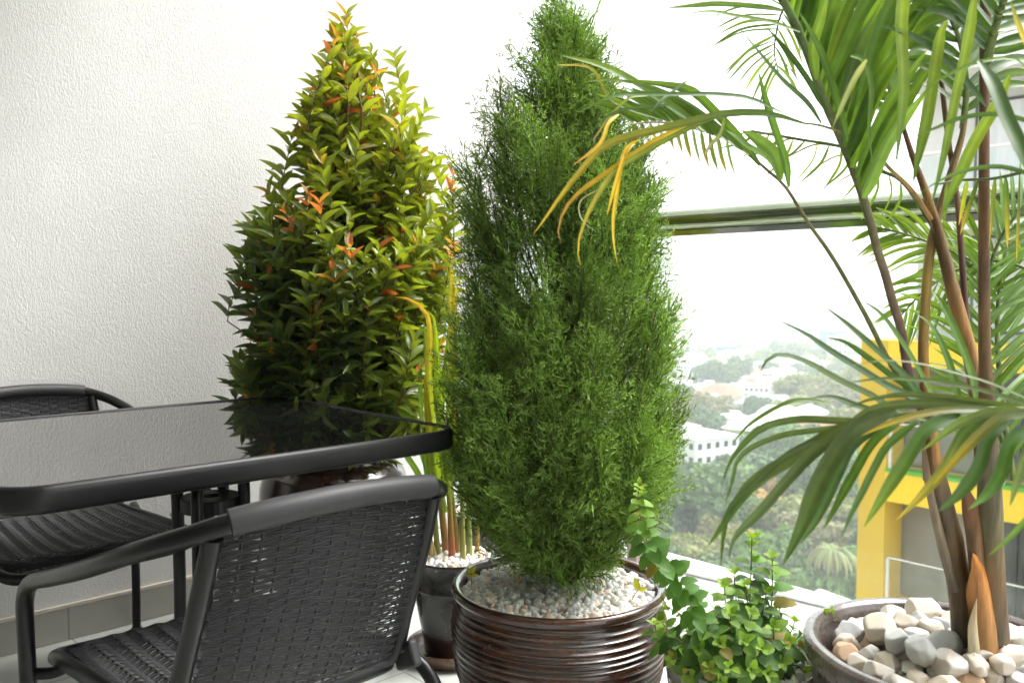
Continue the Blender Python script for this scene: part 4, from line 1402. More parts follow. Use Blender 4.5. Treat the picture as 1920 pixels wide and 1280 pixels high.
    for i, x in enumerate(np.linspace(1190, 1405, 17)):
        y = np.interp(x, rr2[::-1, 0], rr2[::-1, 1])
        k = (x - 1190) / 215
        L = 95 + 95 * k
        an = R(208 + 10 * k + r.normal(0, 2.0))
        a = np.array([x, y]); d = np.array([math.cos(an), math.sin(an)])
        m_ = a + d * L * 0.5 + np.array([0, -4]); e = a + d * L + np.array([-6, 6 * r.random()])
        LL.append(([tuple(a), tuple(m_), tuple(e)], 13 + 5 * k, G2, G4, 1.24, 1.30))
    LL += [([(1479, 351), (1472, 300), (1452, 240), (1436, 190), (1421, 130)], 17, G1, G3, 1.33, 1.28),
           ([(1462, 338), (1440, 300), (1400, 275), (1357, 250), (1300, 238)], 25, G2, G2, 1.32, 1.25),
           ([(1464, 338), (1452, 290), (1420, 262), (1390, 244)], 26, G2, G2, 1.33, 1.28),
           ([(1425, 310), (1385, 258), (1341, 210), (1300, 172), (1255, 160), (1177, 149)], 19, G1, G2, 1.30, 1.25),
           ([(1395, 285), (1345, 235), (1290, 195), (1225, 165), (1150, 150), (1095, 154)], 9, G3, YG, 1.28, 1.2),
           ([(1320, 240), (1242, 189), (1177, 146), (1118, 120), (1046, 103)], 17, G2, YG, 1.26, 1.2),
           ([(1240, 225), (1150, 190), (1110, 130), (1060, 122), (1042, 124)], 8, G2, YE, 1.24, 1.2)]
    for i, x in enumerate(np.linspace(1186, 1362, 12)):
        y = np.interp(x, rr2[::-1, 0], rr2[::-1, 1])
        k = (x - 1186) / 176
        L = 26 + 46 * min(1, k * 1.5)
        LL.append(([(x, y), (x + 6, y + L * 0.5), (x + 12 + 6 * k, y + L)], 9, G4, YE if r.random() < 0.6 else YG, 1.22, 1.2))
    frond(rp, zr, LL, rw=(11, 3), rcol=(grn, (0.16, 0.10, 0.05)))

    # slender frond whose long yellow tips hang over the conifer
    LL = [([(1469, 213), (1407, 185), (1341, 177), (1275, 177), (1177, 177), (1137, 185), (1072, 218)], 11, G3, G1, 1.12, 1.05),
          ([(1505, 231), (1439, 213), (1364, 213), (1308, 225), (1242, 241), (1144, 267), (1111, 294), (1062, 353), (1023, 408), (997, 443)], 17, G1, YE, 1.14, 1.05),
          ([(1345, 216), (1301, 234), (1242, 256), (1190, 288), (1144, 320), (1085, 362), (1058, 395), (1047, 430), (1052, 460)], 12, YE, BR, 1.12, 1.06),
          ([(1340, 222), (1292, 241), (1210, 284), (1157, 316), (1128, 353), (1101, 402), (1083, 461), (1090, 503)], 12, YG, YE, 1.12, 1.04),
          ([(1200, 262), (1177, 275), (1164, 310), (1157, 356), (1149, 412), (1151, 461), (1159, 499)], 10, YE, YE, 1.10, 1.06),
          ([(1190, 270), (1174, 284), (1157, 335), (1137, 408)], 9, YE, YE, 1.11, 1.06),
          ([(1215, 180), (1180, 185), (1144, 218), (1122, 250), (1111, 265)], 7, YG, BR, 1.11, 1.06),
          ([(1160, 215), (1141, 231), (1124, 271), (1072, 312)], 9, YE, BR, 1.11, 1.06),
          ([(1260, 195), (1230, 200), (1170, 205), (1130, 225), (1105, 255)], 6, G3, G3, 1.1, 1.06),
          ([(1290, 150), (1262, 172), (1240, 190), (1214, 216)], 8, G3, G3, 1.12, 1.08),
          ([(1128, 353), (1090, 375), (1087, 402), (1100, 422), (1122, 437)], 4, (0.4, 0.4, 0.2), (0.4, 0.4, 0.2), 1.1, 1.06),
          ([(1361, 216), (1352, 250), (1330, 275), (1320, 300)], 9, YG, BR, 1.12, 1.08)]
    frond([(1745, 410), (1709, 356), (1671, 319), (1634, 281), (1585, 252), (1540, 236), (1505, 231)], list(np.linspace(1.4, 1.14, 7)), LL, rw=(9, 4), rcol=(orange, grn))
    LL = []
    frp = [(1776, 470), (1700, 350), (1652, 319), (1585, 278), (1502, 262), (1409, 246)]
    for i in range(13):
        k = (i + 0.5) / 13
        x = 1700 - 290 * k; y = np.interp(-x, [-p_[0] for p_ in frp], [p_[1] for p_ in frp])
        L = 70 + 40 * r.random()
        an = R(105 + 45 * k + r.normal(0, 10))
        LL.append(([(x, y), (x + math.cos(an - 0.3) * L * .5, y + math.sin(an - 0.3) * L * .4), (x + math.cos(an) * L, y + math.sin(an) * L)], 6, YG if i % 2 else G1, G4, 1.6, 1.62))
        if i % 2:
            an = R(200 + r.normal(0, 12))
            LL.append(([(x, y), (x + math.cos(an) * L * .6, y + math.sin(an) * L * .3), (x + math.cos(an) * L * 1.3, y + 25)], 4, G1, BR, 1.6, 1.62))
    frond(frp, list(np.linspace(1.5, 1.6, 6)), LL, rw=(8, 5), rcol=(grn, grn))

    # big frond rising steeply to the top left, broad blades hanging to its right
    rp = [(1712, 760), (1701, 690), (1690, 619), (1675, 570), (1660, 514), (1645, 469), (1634, 424), (1615, 360), (1593, 300), (1570, 244), (1551, 203), (1529, 143), (1510, 90), (1488, 38), (1462, -8), (1430, -60)]
    zr = list(np.linspace(1.42, 1.12, len(rp)))
    LL = []
    q = np.array(rp, float)
    for i in range(20):
        y = 372 - 19 * i
        x = np.interp(-y, -q[:, 1], q[:, 0])
        an = R(-58 - 9 * r.random() - 0.35 * i)
        L = 230 + 50 * r.random()
        a = np.array([x, y]); e = a + np.array([math.cos(an), math.sin(an)]) * L
        m_ = (a + e) / 2 + np.array([-12, -8])
        LL.append(([tuple(a), tuple(m_), tuple(e)], 27 + 6 * r.random(), G1 if i % 3 else G2, G4, 1.24, 1.12 + 0.1 * r.random(), (r.normal(0, 0.3) - 0.3, -1, 0.2)))
    LL += [([(1540, 232), (1510, 191), (1465, 150), (1420, 97), (1379, 45)], 19, G3, G1, 1.18, 1.1),
           ([(1546, 205), (1515, 150), (1475, 95), (1435, 49)], 12, G3, G3, 1.2, 1.15),
           ([(1590, 265), (1572, 200), (1548, 120), (1520, 60), (1496, 20)], 16, G1, G2, 1.14, 1.1),
           ([(1530, 150), (1524, 90), (1540, 30), (1555, -20)], 22, G4, G4, 1.15, 1.1),
           ([(1470, 20), (1430, 14), (1350, 8), (1290, 12), (1243, 16)], 12, G2, G4, 1.14, 1.1),
           ([(1500, 60), (1440, 40), (1378, 30), (1330, 22), (1277, 28)], 10, G2, G4, 1.14, 1.1)]
    # tips folding down in front
    LL += [([(1700, -60), (1690, 20), (1688, 60), (1692, 160), (1686, 240), (1679, 310)], 30, YG, G1, 1.05, 1.08, (0, -1, 0.1)),
           ([(1774, 40), (1763, 62), (1754, 112), (1739, 210), (1720, 300), (1712, 345)], 26, YG, G3, 1.06, 1.1, (0.1, -1, 0.1)),
           ([(1828, -20), (1812, 80), (1790, 180), (1768, 290), (1745, 390)], 26, YG, G3, 1.05, 1.1, (0.1, -1, 0.1)),
           ([(1893, 140), (1862, 205), (1828, 262), (1795, 335), (1765, 405)], 26, YG, G1, 1.04, 1.1, (0.2, -1, 0.2)),
           ([(1595, 105), (1620, 115), (1632, 170), (1628, 250), (1640, 330)], 18, G2, G1, 1.08, 1.12, (0.2, -1, 0.2)),
           ([(1625, 112), (1600, 150), (1570, 215), (1558, 250)], 14, (0.3, 0.33, 0.18), YG, 1.06, 1.1)]
    frond(rp, zr, LL, rw=(17, 15), rcol=((0.13, 0.045, 0.05), (0.10, 0.17, 0.04)))

    # two dense fronds across the upper right, closer to the lens
    def combfrond(rp, zr, lens, wid, ang0, ang1, side, c0, c1, n, rw=(12, 5), rcol=(grn, grn), droop=0.25, dz=0.03, jx=3, nrm=None):
        q = np.array(rp, float)
        Lq = np.concatenate([[0], np.cumsum(np.linalg.norm(np.diff(q, axis=0), axis=1))])
        LL = []
        for i in range(n):
            t = 0.08 + 0.92 * (i + r.random() * 0.4) / n
            s_ = Lq[-1] * t
            x = np.interp(s_, Lq, q[:, 0]); y = np.interp(s_, Lq, q[:, 1]); z = np.interp(t, np.linspace(0, 1, len(zr)), zr)
            x2 = np.interp(min(s_ + 5, Lq[-1]), Lq, q[:, 0]) - np.interp(max(0, s_ - 5), Lq, q[:, 0])
            y2 = np.interp(min(s_ + 5, Lq[-1]), Lq, q[:, 1]) - np.interp(max(0, s_ - 5), Lq, q[:, 1])
            b_ = math.atan2(y2, x2)
            for sd_ in ((1, -1) if side == 0 else (side,)):
                an = b_ + sd_ * R((ang0 + (ang1 - ang0) * t) + r.normal(0, jx))
                L = np.interp(t, np.linspace(0, 1, len(lens)), lens) * (0.88 + 0.24 * r.random())
                a = np.array([x, y]); d = np.array([math.cos(an), math.sin(an)])
                e = a + d * L + np.array([0, L * droop]); m_ = a + d * L * 0.52 + np.array([0, L * droop * 0.12])
                zz = z + r.normal(0, dz)
                LL.append(([tuple(a), tuple(m_), tuple(e)], wid * (0.85 + 0.3 * r.random()), c0 if r.random() < 0.6 else G1, c1 if r.random() < 0.86 else YG, z, zz + dz))
        return frond(rp, zr, LL, rw=rw, rcol=rcol, nrm=nrm)
    combfrond([(1846, 40), (1800, -30), (1740, -60), (1640, -80)], [1.3, 1.25, 1.15, 1.1], [190, 210, 180], 26, 75, 60, -1, G1, G2, 9, droop=0.5)
    combfrond([(1850, 120), (1870, 40), (1900, -40), (1940, -90)], [1.3, 1.2, 1.05, 1.0], [220, 240, 200], 22, 62, 45, 0, G3, G1, 14, rw=(16, 9), droop=0.35)
    combfrond([(1805, 240), (1812, 160), (1800, 80), (1770, 10), (1730, -50)], [1.5, 1.45, 1.4, 1.35, 1.3], [150, 190, 200, 160], 22, 55, 40, 0, G3, G1, 11, droop=0.3)
    combfrond([(1694, 240), (1670, 170), (1655, 100), (1650, 30), (1660, -40)], [1.5, 1.48, 1.42, 1.4, 1.35], [120, 170, 200, 160], 24, 50, 38, 0, G1, G2, 11, droop=0.1)
    combfrond([(1757, 60), (1740, 0), (1715, -60)], [1.52, 1.5, 1.5], [180, 170, 150], 22, 60, 45, 0, G3, G1, 6, droop=0.4)
    LL = [([(1835, 115), (1862, 160), (1890, 230), (1925, 300), (1990, 420)], 34, G3, G3, 0.95, 0.85, (0, -1, 0.3)),
          ([(1850, 200), (1790, 130), (1740, 85), (1690, 60), (1650, 48)], 18, DG, G3, 1.1, 1.05),
          ([(1960, 60), (1930, 90), (1905, 40), (1895, 0)], 20, YE, G2, 1.0, 1.0),
          ([(1990, 235), (1920, 122), (1860, 112), (1800, 130), (1740, 165), (1715, 205)], 9, G2, G2, 0.95, 0.95),
          ([(1990, 250), (1910, 222), (1860, 214), (1800, 222), (1750, 242), (1700, 262)], 10, G3, G2, 0.95, 0.95),
          ([(1990, 350), (1910, 320), (1860, 312), (1800, 322), (1750, 345), (1715, 372)], 10, G3, G2, 0.95, 0.95)]
    frond([(2010, 300), (1990, 240), (1970, 140), (1950, 60)], [0.98, 0.97, 0.96, 0.95], LL, rw=(10, 6))

    # fine far frond, top left
    combfrond([(1500, -20), (1468, 20), (1456, 60), (1452, 100), (1460, 135)], [1.75, 1.8, 1.8, 1.8, 1.8], [150, 160, 110, 60], 6, 92, 40, 1, G4, G1, 17, rw=(5, 2), droop=0.28)
    combfrond([(1500, -20), (1468, 20), (1456, 60), (1452, 100), (1460, 135)], [1.75, 1.8, 1.8, 1.8, 1.8], [70, 80, 70, 50], 8, 60, 30, -1, G4, YG, 9, rw=(5, 2), droop=0.3)

    # low front frond sweeping left
    LL = [([(1780, 790), (1739, 757), (1690, 698), (1638, 652), (1589, 608), (1540, 570)], 18, G3, DG, 1.02, 1.0),
          ([(1760, 770), (1728, 750), (1671, 728), (1615, 694), (1559, 660), (1510, 626), (1454, 598)], 20, G3, DG, 1.0, 0.98),
          ([(1740, 790), (1671, 765), (1634, 742), (1578, 716), (1517, 682), (1472, 666), (1442, 671), (1424, 700)], 21, OL, DG, 1.0, 0.96),
          ([(1700, 790), (1656, 774), (1634, 769), (1596, 757), (1559, 744), (1517, 746)], 15, G3, OL, 0.99, 0.97),
          ([(1770, 770), (1746, 739), (1720, 690), (1690, 641), (1652, 589), (1615, 562)], 17, G1, G3, 1.03, 1.03),
          ([(1740, 745), (1683, 712), (1634, 675), (1585, 641), (1547, 632)], 13, G3, G3, 1.02, 1.01),
          ([(1800, 760), (1790, 720), (1775, 670), (1745, 610), (1712, 585)], 18, G1, G1, 1.03, 1.06),
          ([(1830, 760), (1820, 700), (1790, 620), (1760, 560), (1745, 545)], 20, G1, G1, 1.03, 1.08),
          ([(1560, 757), (1520, 750), (1484, 752), (1442, 771), (1401, 799), (1369, 836)], 9, G2, G2, 0.96, 0.95),
          ([(1640, 790), (1566, 788), (1495, 786), (1435, 799), (1401, 825), (1371, 862), (1354, 905)], 16, OL, G1, 0.95, 0.92),
          ([(1600, 795), (1529, 806), (1472, 814), (1416, 834), (1382, 862), (1372, 905), (1362, 935), (1358, 960)], 13, OL, G1, 0.96, 0.92),
          ([(1640, 790), (1571, 808), (1480, 862), (1414, 905), (1378, 950), (1352, 990), (1324, 1028)], 30, OL, G1, 0.93, 0.88),
          ([(1540, 820), (1480, 850), (1410, 910), (1368, 955), (1356, 1010), (1351, 1066)], 14, OL, G1, 0.92, 0.88),
          ([(1600, 800), (1535, 838), (1479, 893), (1423, 957), (1383, 997), (1369, 1025), (1366, 1061)], 30, OL, G1, 0.91, 0.87),
          ([(1680, 770), (1603, 806), (1558, 862), (1527, 922), (1507, 974), (1487, 1019), (1466, 1062)], 38, OL, G1, 0.90, 0.86),
          ([(1660, 790), (1600, 832), (1572, 884), (1546, 940), (1527, 980), (1497, 1022)], 24, G3, G1, 0.91, 0.87),
          ([(1700, 780), (1640, 825), (1603, 884), (1579, 927), (1563, 957), (1542, 995)], 20, G1, G1, 0.91, 0.88),
          ([(1720, 790), (1665, 831), (1636, 879), (1608, 935), (1592, 969), (1575, 1012)], 22, G1, G3, 0.90, 0.87),
          ([(1800, 775), (1766, 789), (1732, 808), (1698, 861), (1657, 925), (1618, 990)], 30, G3, YG, 0.88, 0.85),
          ([(1850, 780), (1811, 805), (1790, 838), (1766, 880), (1716, 938), (1676, 978)], 28, G1, YE, 0.88, 0.85),
          ([(1890, 790), (1852, 818), (1834, 875), (1798, 925), (1757, 960)], 30, G3, G1, 0.87, 0.84),
          ([(1930, 800), (1893, 830), (1877, 885), (1852, 925), (1815, 955)], 28, G3, G1, 0.87, 0.84),
          ([(1975, 800), (1930, 835), (1908, 890), (1893, 950)], 30, OL, YG, 0.86, 0.84),
          ([(1975, 900), (1925, 970), (1888, 1011), (1852, 1042)], 14, G2, G2, 0.86, 0.85),
          ([(1960, 762), (1920, 745), (1852, 717), (1784, 698), (1716, 681), (1648, 677), (1575, 690)], 10, OL, OL, 0.9, 0.9),
          ([(1960, 772), (1920, 757), (1852, 734), (1761, 716), (1671, 709), (1580, 718)], 11, OL, G3, 0.9, 0.9),
          ([(1960, 775), (1897, 761), (1784, 745), (1693, 739), (1625, 750), (1580, 768)], 13, OL, OL, 0.89, 0.9),
          ([(1950, 782), (1875, 768), (1784, 757), (1695, 757), (1630, 768), (1590, 800), (1560, 860)], 20, OL, OL, 0.89, 0.9),
          ([(1890, 772), (1807, 768), (1739, 775), (1671, 793), (1614, 817)], 20, OL, YE, 0.88, 0.88),
          ([(1930, 772), (1870, 770), (1800, 792), (1728, 845)], 20, OL, YG, 0.87, 0.86),
          ([(1950, 770), (1906, 776), (1870, 785), (1816, 834), (1748, 910)], 22, OL, YE, 0.86, 0.85)]
    frond([(2060, 800), (1990, 776), (1900, 766), (1800, 768), (1700, 775), (1620, 788), (1560, 800)], [0.95, 0.9, 0.885, 0.89, 0.92, 0.94, 0.95], LL, rw=(14, 4), rcol=(grn, OL))
    # upright green mass right of the trunks
    combfrond([(1900, 900), (1880, 760), (1870, 620), (1880, 500), (1905, 420)], [1.62, 1.64, 1.66, 1.68, 1.7], [150, 180, 160, 110], 12, 52, 34, 0, G1, G4, 20, rw=(12, 6), droop=0.05)
    combfrond([(1880, 830), (1850, 720), (1838, 620), (1850, 520), (1880, 440), (1925, 380)], [1.55, 1.55, 1.54, 1.52, 1.5, 1.5], [150, 180, 160, 110], 11, 60, 35, 0, G1, G4, 18, rw=(9, 5), droop=0.15)
    # light background fronds behind the handrail end
    combfrond([(1900, 560), (1840, 500), (1770, 465), (1700, 440), (1640, 425)], [1.7, 1.75, 1.8, 1.85, 1.9], [100, 130, 120, 60], 9, 40, 25, 0, G4, YG, 17, rw=(6, 3), droop=0.2)
    combfrond([(1960, 520), (1880, 490), (1810, 500), (1740, 540), (1690, 590)], [1.6, 1.65, 1.7, 1.7, 1.7], [110, 120, 110, 60], 8, 45, 30, 0, G4, G2, 15, rw=(6, 3), droop=0.2)
    combfrond([(1990, 300), (1920, 322), (1860, 335), (1800, 338), (1760, 345)], [1.3, 1.3, 1.32, 1.35, 1.35], [150, 140, 100, 60], 11, 78, 70, -1, YG, YE, 8, rw=(8, 4), droop=0.1)


palm()
#CITY
# ------------------------------------------------------------------ neighbouring yellow and white block
D = 18.6
def sh(px, py, DD=None):
    p = on_plane_w(px, py, DD or D)
    return p.dot(VV), p[2]


GZ = -36.0
M['yellow'] = tile_mat('yellow_cladding', (0.95, 0.62, 0.03), (0.62, 0.40, 0.03), 1.25, 1.25, 0.45)
M['b_grey'] = simple('grey_render', (0.68, 0.68, 0.67), (0.6, 0.6, 0.59), 1.5, 0.75, bmp=0.1, bscale=20, bdist=0.01)
M['b_tan'] = simple('taupe_render', (0.27, 0.25, 0.22), (0.235, 0.215, 0.19), 1.2, 0.75, bmp=0.1, bscale=20, bdist=0.01)
M['b_white'] = simple('white_paint', (0.78, 0.78, 0.77), (0.7, 0.7, 0.69), 0.8, 0.6)
M['b_green'] = simple('green_edge_paint', (0.12, 0.42, 0.05), (0.1, 0.36, 0.045), 3, 0.5)
M['win'] = simple('window_pane', (0.03, 0.035, 0.042), (0.05, 0.055, 0.06), 0.7, 0.06, spec=0.8)
M['frame'] = simple('dark_frame', (0.06, 0.06, 0.065), (0.05, 0.05, 0.055), 6, 0.5)
M['curtain'] = simple('pale_curtain', (0.75, 0.76, 0.78), (0.6, 0.62, 0.65), 1.4, 0.8, stretch=(6, 6, 0.3))
blk = empty('apartment_block', wv(D, 0, GZ), ROTZ)
tag(blk, 'neighbouring apartment block with a bright yellow frame and glass balconies', 'building')
def bb(name, a0, a1, b0, b1, h0, h1, mat, parent=None, smooth=False):
    """box in the block's own frame: a outwards from its front, b along the front, h world height"""
    return MB().box((a0, b0, h0 - GZ), (a1, b1, h1 - GZ)).build(name, mat, parent or blk, smooth=smooth)
s_l = sh(1611, 850)[0]; s_in = sh(1657, 1000)[0]; s_r = -19.0
# recess depth so that the column's inner face shows from 1657 to 1680
dep = 0.9
for k in range(60):
    p = wv(D + dep, s_in, -5.0) - CAMP
    if 960 + F_PX * p[0] / p[1] > 1681: break
    dep += 0.03
h_top = sh(1618, 636)[1]; h_b1 = sh(1680, 686)[1]
h_g = sh(1664, 884)[1]; h_b2 = sh(1657, 938)[1]
h_b3t = h_g - (h_b1 - h_b2); 
bb('column', 0, 2.2, s_in, s_l, GZ, h_top, M['yellow'])
bb('body', dep + 0.05, 9.0, s_r, s_in - 0.003, GZ, h_top - 0.02, M['b_tan'])
bb('side_wall', 2.203, 9.0, s_in, s_l - 0.05, GZ, h_top - 0.02, M['b_grey'])
bb('band', 0.003, dep + 0.047, s_r, s_in - 0.002, h_b1, h_top - 0.004, M['yellow'])
st_h = h_b1 - h_b2
rail_h = sh(1657, 1061)[1]
rail_up = None
for k in range(8):
    top = h_g - st_h * k
    b = bb('band', 0.003, dep + 0.047, s_r, s_in - 0.002, top - (h_g - h_b2), top, M['yellow'])
    bb('edge_strip', -0.03, 0.35, s_r, s_in - 0.005, top + 0.002, top + 0.07, M['b_green'] if k == 0 else M['yellow'])
    # recess above this band: windows, panels, balustrade
    f0, f1 = top + 0.07, top + (st_h - (h_g - h_b2)) - 0.02
    x = s_in - 0.1
    seq = [(1.55, 'b_tan'), (0.75, 'win'), (1.9, 'win'), (1.7, 'curtain'), (2.4, 'b_grey'), (1.2, 'win'), (1.6, 'win'), (2.2, 'b_tan'), (1.8, 'win')]
    for wdt, mt in seq:
        if mt == 'b_tan' or mt == 'b_grey':
            bb('wall_panel', dep - 0.02, dep + 0.045, x - wdt, x, f0, f1, M[mt])
        else:
            fr = bb('window', dep - 0.05, dep + 0.045, x - wdt + 0.02, x - 0.02, f0 + 0.04, f1 - 0.1, M['frame'])
            MB().box((dep - 0.062, x - wdt + 0.09, f0 + 0.11 - GZ), (dep - 0.052, x - 0.09, f1 - 0.18 - GZ)).build('pane', M[mt], fr, smooth=False)
        x -= wdt
    rh = f0 + 1.0 - 0.02
    rl = MB().tube([(0.12, s_in - 0.02, rh - GZ), (0.12, s_r, rh - GZ)], 0.03, 10)
    rl.build('balcony_rail', M['steel'], blk)
    y = s_in - 0.08
    gp = MB()
    for j in range(9):
        gp.box((0.11, y - 2.2, f0 + 0.02 - GZ), (0.125, y - 0.05, rh - 0.06 - GZ)); y -= 2.25
    gp.build('balcony_glass', M['rail_glass'], blk, smooth=False)
    y = s_in - 0.05
    for j in range(9):
        MB().box((0.09, y - 0.03, f0 - GZ), (0.145, y + 0.03, rh - 0.02 - GZ)).build('baluster', M['b_white'], blk, smooth=False); y -= 2.25
# upper storeys: grey walls, white slabs, white rails
s_u = sh(1674, 520)[0]
bb('upper_wall', dep + 0.4, 8.5, s_r, s_u, h_top - 0.019, h_top + 16, M['b_grey'])
hA1, hA0 = sh(1850, 378)[1], sh(1850, 432)[1]
for k in range(-1, 4):
    z0, z1 = hA0 + 3.12 * (k), hA1 + 3.12 * (k)
    if k == -1: z0 = z1 = 0
    if k >= 0:
        bb('slab', -0.6, dep + 0.38, s_r, s_u - 0.05, z0, z1, M['b_white'])
    fl0 = z1 if k >= 0 else h_top
    x = s_u - 1.1
    for wdt, mt in ((1.3, 'curtain'), (2.2, 'curtain'), (1.9, 'win'), (1.6, 'curtain'), (2.6, 'curtain')):
        fr = bb('window', dep + 0.33, dep + 0.39, x - wdt, x - 0.05, fl0 + 0.15, fl0 + 2.25, M['frame'])
        MB().box((dep + 0.318, x - wdt + 0.07, fl0 + 0.22 - GZ), (dep + 0.328, x - 0.12, fl0 + 2.18 - GZ)).build('pane', M[mt], fr, smooth=False)
        x -= wdt + 0.35
    rh = fl0 + 1.0
    a_ = -0.5 if k >= 0 else 0.2
    MB().tube([(a_, s_u - 0.06, rh - GZ), (a_, s_r, rh - GZ)], 0.032, 10).build('balcony_rail', M['b_white'], blk)
    gp = MB(); y = s_u - 0.1
    for j in range(8):
        gp.box((a_ - 0.008, y - 2.1, fl0 + 0.05 - GZ), (a_ + 0.008, y - 0.05, rh - 0.06 - GZ)); y -= 2.15
    gp.build('balcony_glass', M['rail_glass'], blk, smooth=False)

# ------------------------------------------------------------------ city below
def ground_mat():
    m, nt, b = new_mat('city_ground')
    v = coords(nt)
    c1, _ = noise_ramp(nt, v, 0.02, [(0.35, (0.07, 0.10, 0.04)), (0.5, (0.16, 0.16, 0.10)), (0.62, (0.33, 0.29, 0.22)), (0.75, (0.1, 0.12, 0.06))], 8, 0.7)
    nt.links.new(c1, b.inputs['Base Color'])
    b.inputs['Roughness'].default_value = 0.9
    return m


M['ground'] = ground_mat()
nr, na = 60, 96
rr_ = np.concatenate([[0], np.geomspace(20, 6500, nr)])
aa = np.linspace(0, 2 * math.pi, na, endpoint=False)
RR, AA = np.meshgrid(rr_, aa, indexing='ij')
def gh(x, y):
    d = np.hypot(x, y)
    n = np.sin(x * 0.004 + 1) * np.cos(y * 0.003) * 6 * np.clip(d / 700, 0, 1)
    return GZ + n + np.clip((d - 2500) / 3500, 0, 1) ** 1.5 * 95 * (0.6 + 0.4 * np.sin(x * 0.0016 + 2))
X_, Y_ = RR * np.sin(AA), RR * np.cos(AA)
g = MB().grid(np.stack([X_, Y_, gh(X_, Y_)], -1)[::-1], closed_v=True).build('ground', M['ground'])
tag(g, kind='structure')


def gpt(px, py):
    """ground point seen at a pixel (ray marched over the terrain)"""
    d = ray(px, py); t = 10.0
    for _ in range(4000):
        p = CAMP + d * t
        if p[2] < gh(p[0], p[1]): break
        t += max(0.3, t * 0.004)
    return p


M['leaf_city'] = leaf_mat('tree_leaf', 0.25, 0.6, 0.3, (1.3, 1.3, 0.5))
M['roof_tile'] = simple('clay_roof', (0.34, 0.15, 0.09), (0.25, 0.12, 0.08), 0.8, 0.8)
M['roof_grey'] = simple('grey_roof', (0.30, 0.29, 0.28), (0.2, 0.2, 0.2), 0.8, 0.8)
M['roof_white'] = simple('pale_roof', (0.72, 0.71, 0.69), (0.6, 0.59, 0.57), 0.6, 0.7)
M['teal'] = simple('teal_netting', (0.02, 0.26, 0.25), (0.03, 0.2, 0.2), 1.5, 0.8)
M['h_wall'] = simple('pale_house_wall', (0.7, 0.68, 0.64), (0.6, 0.58, 0.54), 0.6, 0.8)
M['h_wall2'] = simple('cream_house_wall', (0.66, 0.56, 0.42), (0.58, 0.5, 0.4), 0.6, 0.8)


def crown_mesh(seed, base, lite, flat=1.0, n=2600, leaf=0.085):
    r = np.random.default_rng(seed)
    K = 16
    cc = unit(r.normal(size=(K, 3))) * (0.30 + 0.38 * r.random((K, 1))) * np.array([1, 1, 0.62 * flat])
    cr = 0.26 + 0.2 * r.random(K)
    k = r.integers(K, size=n)
    d = unit(r.normal(size=(n, 3)))
    d[:, 2] = np.abs(d[:, 2]) * np.where(r.random(n) < 0.8, 1, -1)
    p = cc[k] + d * (cr[k] * (0.72 + 0.34 * r.random(n)))[:, None] * np.array([1, 1, 0.7])
    nn = unit(d + r.normal(0, 0.55, (n, 3)))
    a = unit(np.cross(nn, unit(r.normal(size=(n, 3))))); b_ = np.cross(nn, a)
    s = leaf * (0.5 + 0.8 * r.random(n))[:, None]
    V = np.stack([p - a * s, p + b_ * s * 0.6, p + a * s, p - b_ * s * 0.6], 1).reshape(-1, 3)
    Q = np.arange(4 * n).reshape(-1, 4)
    kk = r.random((n, 1)) * 0.6 + 0.4 * r.random(K)[k][:, None]
    c = np.repeat(np.array(base) * (1 - kk) + np.array(lite) * kk, 4, 0)
    return MB().add(V, Q, col=c)


CR = [((0.035, 0.065, 0.022), (0.10, 0.15, 0.05)), ((0.03, 0.06, 0.03), (0.075, 0.125, 0.055)), ((0.07, 0.09, 0.025), (0.2, 0.2, 0.06)), ((0.04, 0.08, 0.025), (0.12, 0.19, 0.05)), ((0.09, 0.09, 0.04), (0.2, 0.18, 0.09)),
      ((0.22, 0.13, 0.04), (0.42, 0.28, 0.08))]
CR = [(tuple(1.5 * x for x in a), tuple(1.5 * x for x in b)) for a, b in CR]
trees = []
KIND = ['spreading green', 'dark green', 'olive green', 'fresh green', 'dry brownish', 'orange flowering']
for i, (b0, l0) in enumerate(CR):
    for fl_ in (1.0, 0.75):
        t = empty('broadleaf_tree', (0, 0, -500))
        crn = crown_mesh(200 + i * 3 + int(fl_ * 4), b0, l0, fl_).build('crown', M['leaf_city'], t, smooth=False, loc=(0, 0, 0.95))
        mb = MB().tube(spline([(0, 0, -0.1), (0.02, 0, 0.35), (-0.02, 0.02, 0.8)], 8), np.linspace(0.06, 0.03, 8), 7, col=(0.12, 0.09, 0.06))
        rt = np.random.default_rng(i)
        for q in range(5):
            a = q * 1.26 + rt.random()
            mb.tube(spline([(0, 0, 0.38 + 0.06 * q), (math.cos(a) * 0.25, math.sin(a) * 0.25, 0.7), (math.cos(a) * 0.5, math.sin(a) * 0.5, 0.9)], 6), np.linspace(0.03, 0.008, 6), 5, col=(0.12, 0.09, 0.06))
        mb.build('trunk', M['stem'], t)
        trees.append((t, i))
used = set()
rc = np.random.default_rng(31)


def put_tree(p, s, k, rz=None):
    t, i = trees[k]
    if k in used: t = copy_tree(t)
    used.add(k)
    t.location = (p[0], p[1], p[2] - 0.2)
    t.scale = (s, s, s * (0.85 + 0.3 * rc.random()))
    t.rotation_euler = (0, 0, rc.random() * 6.28)
    d = math.hypot(p[0], p[1])
    zone = 'on the slope just below the balcony' if d < 125 else ('in the gardens below the balcony' if d < 260 else 'among the distant houses')
    tag(t, '%s broadleaf tree %s' % (KIND[i], zone), 'tree', '%s trees %s' % (KIND[i], zone))


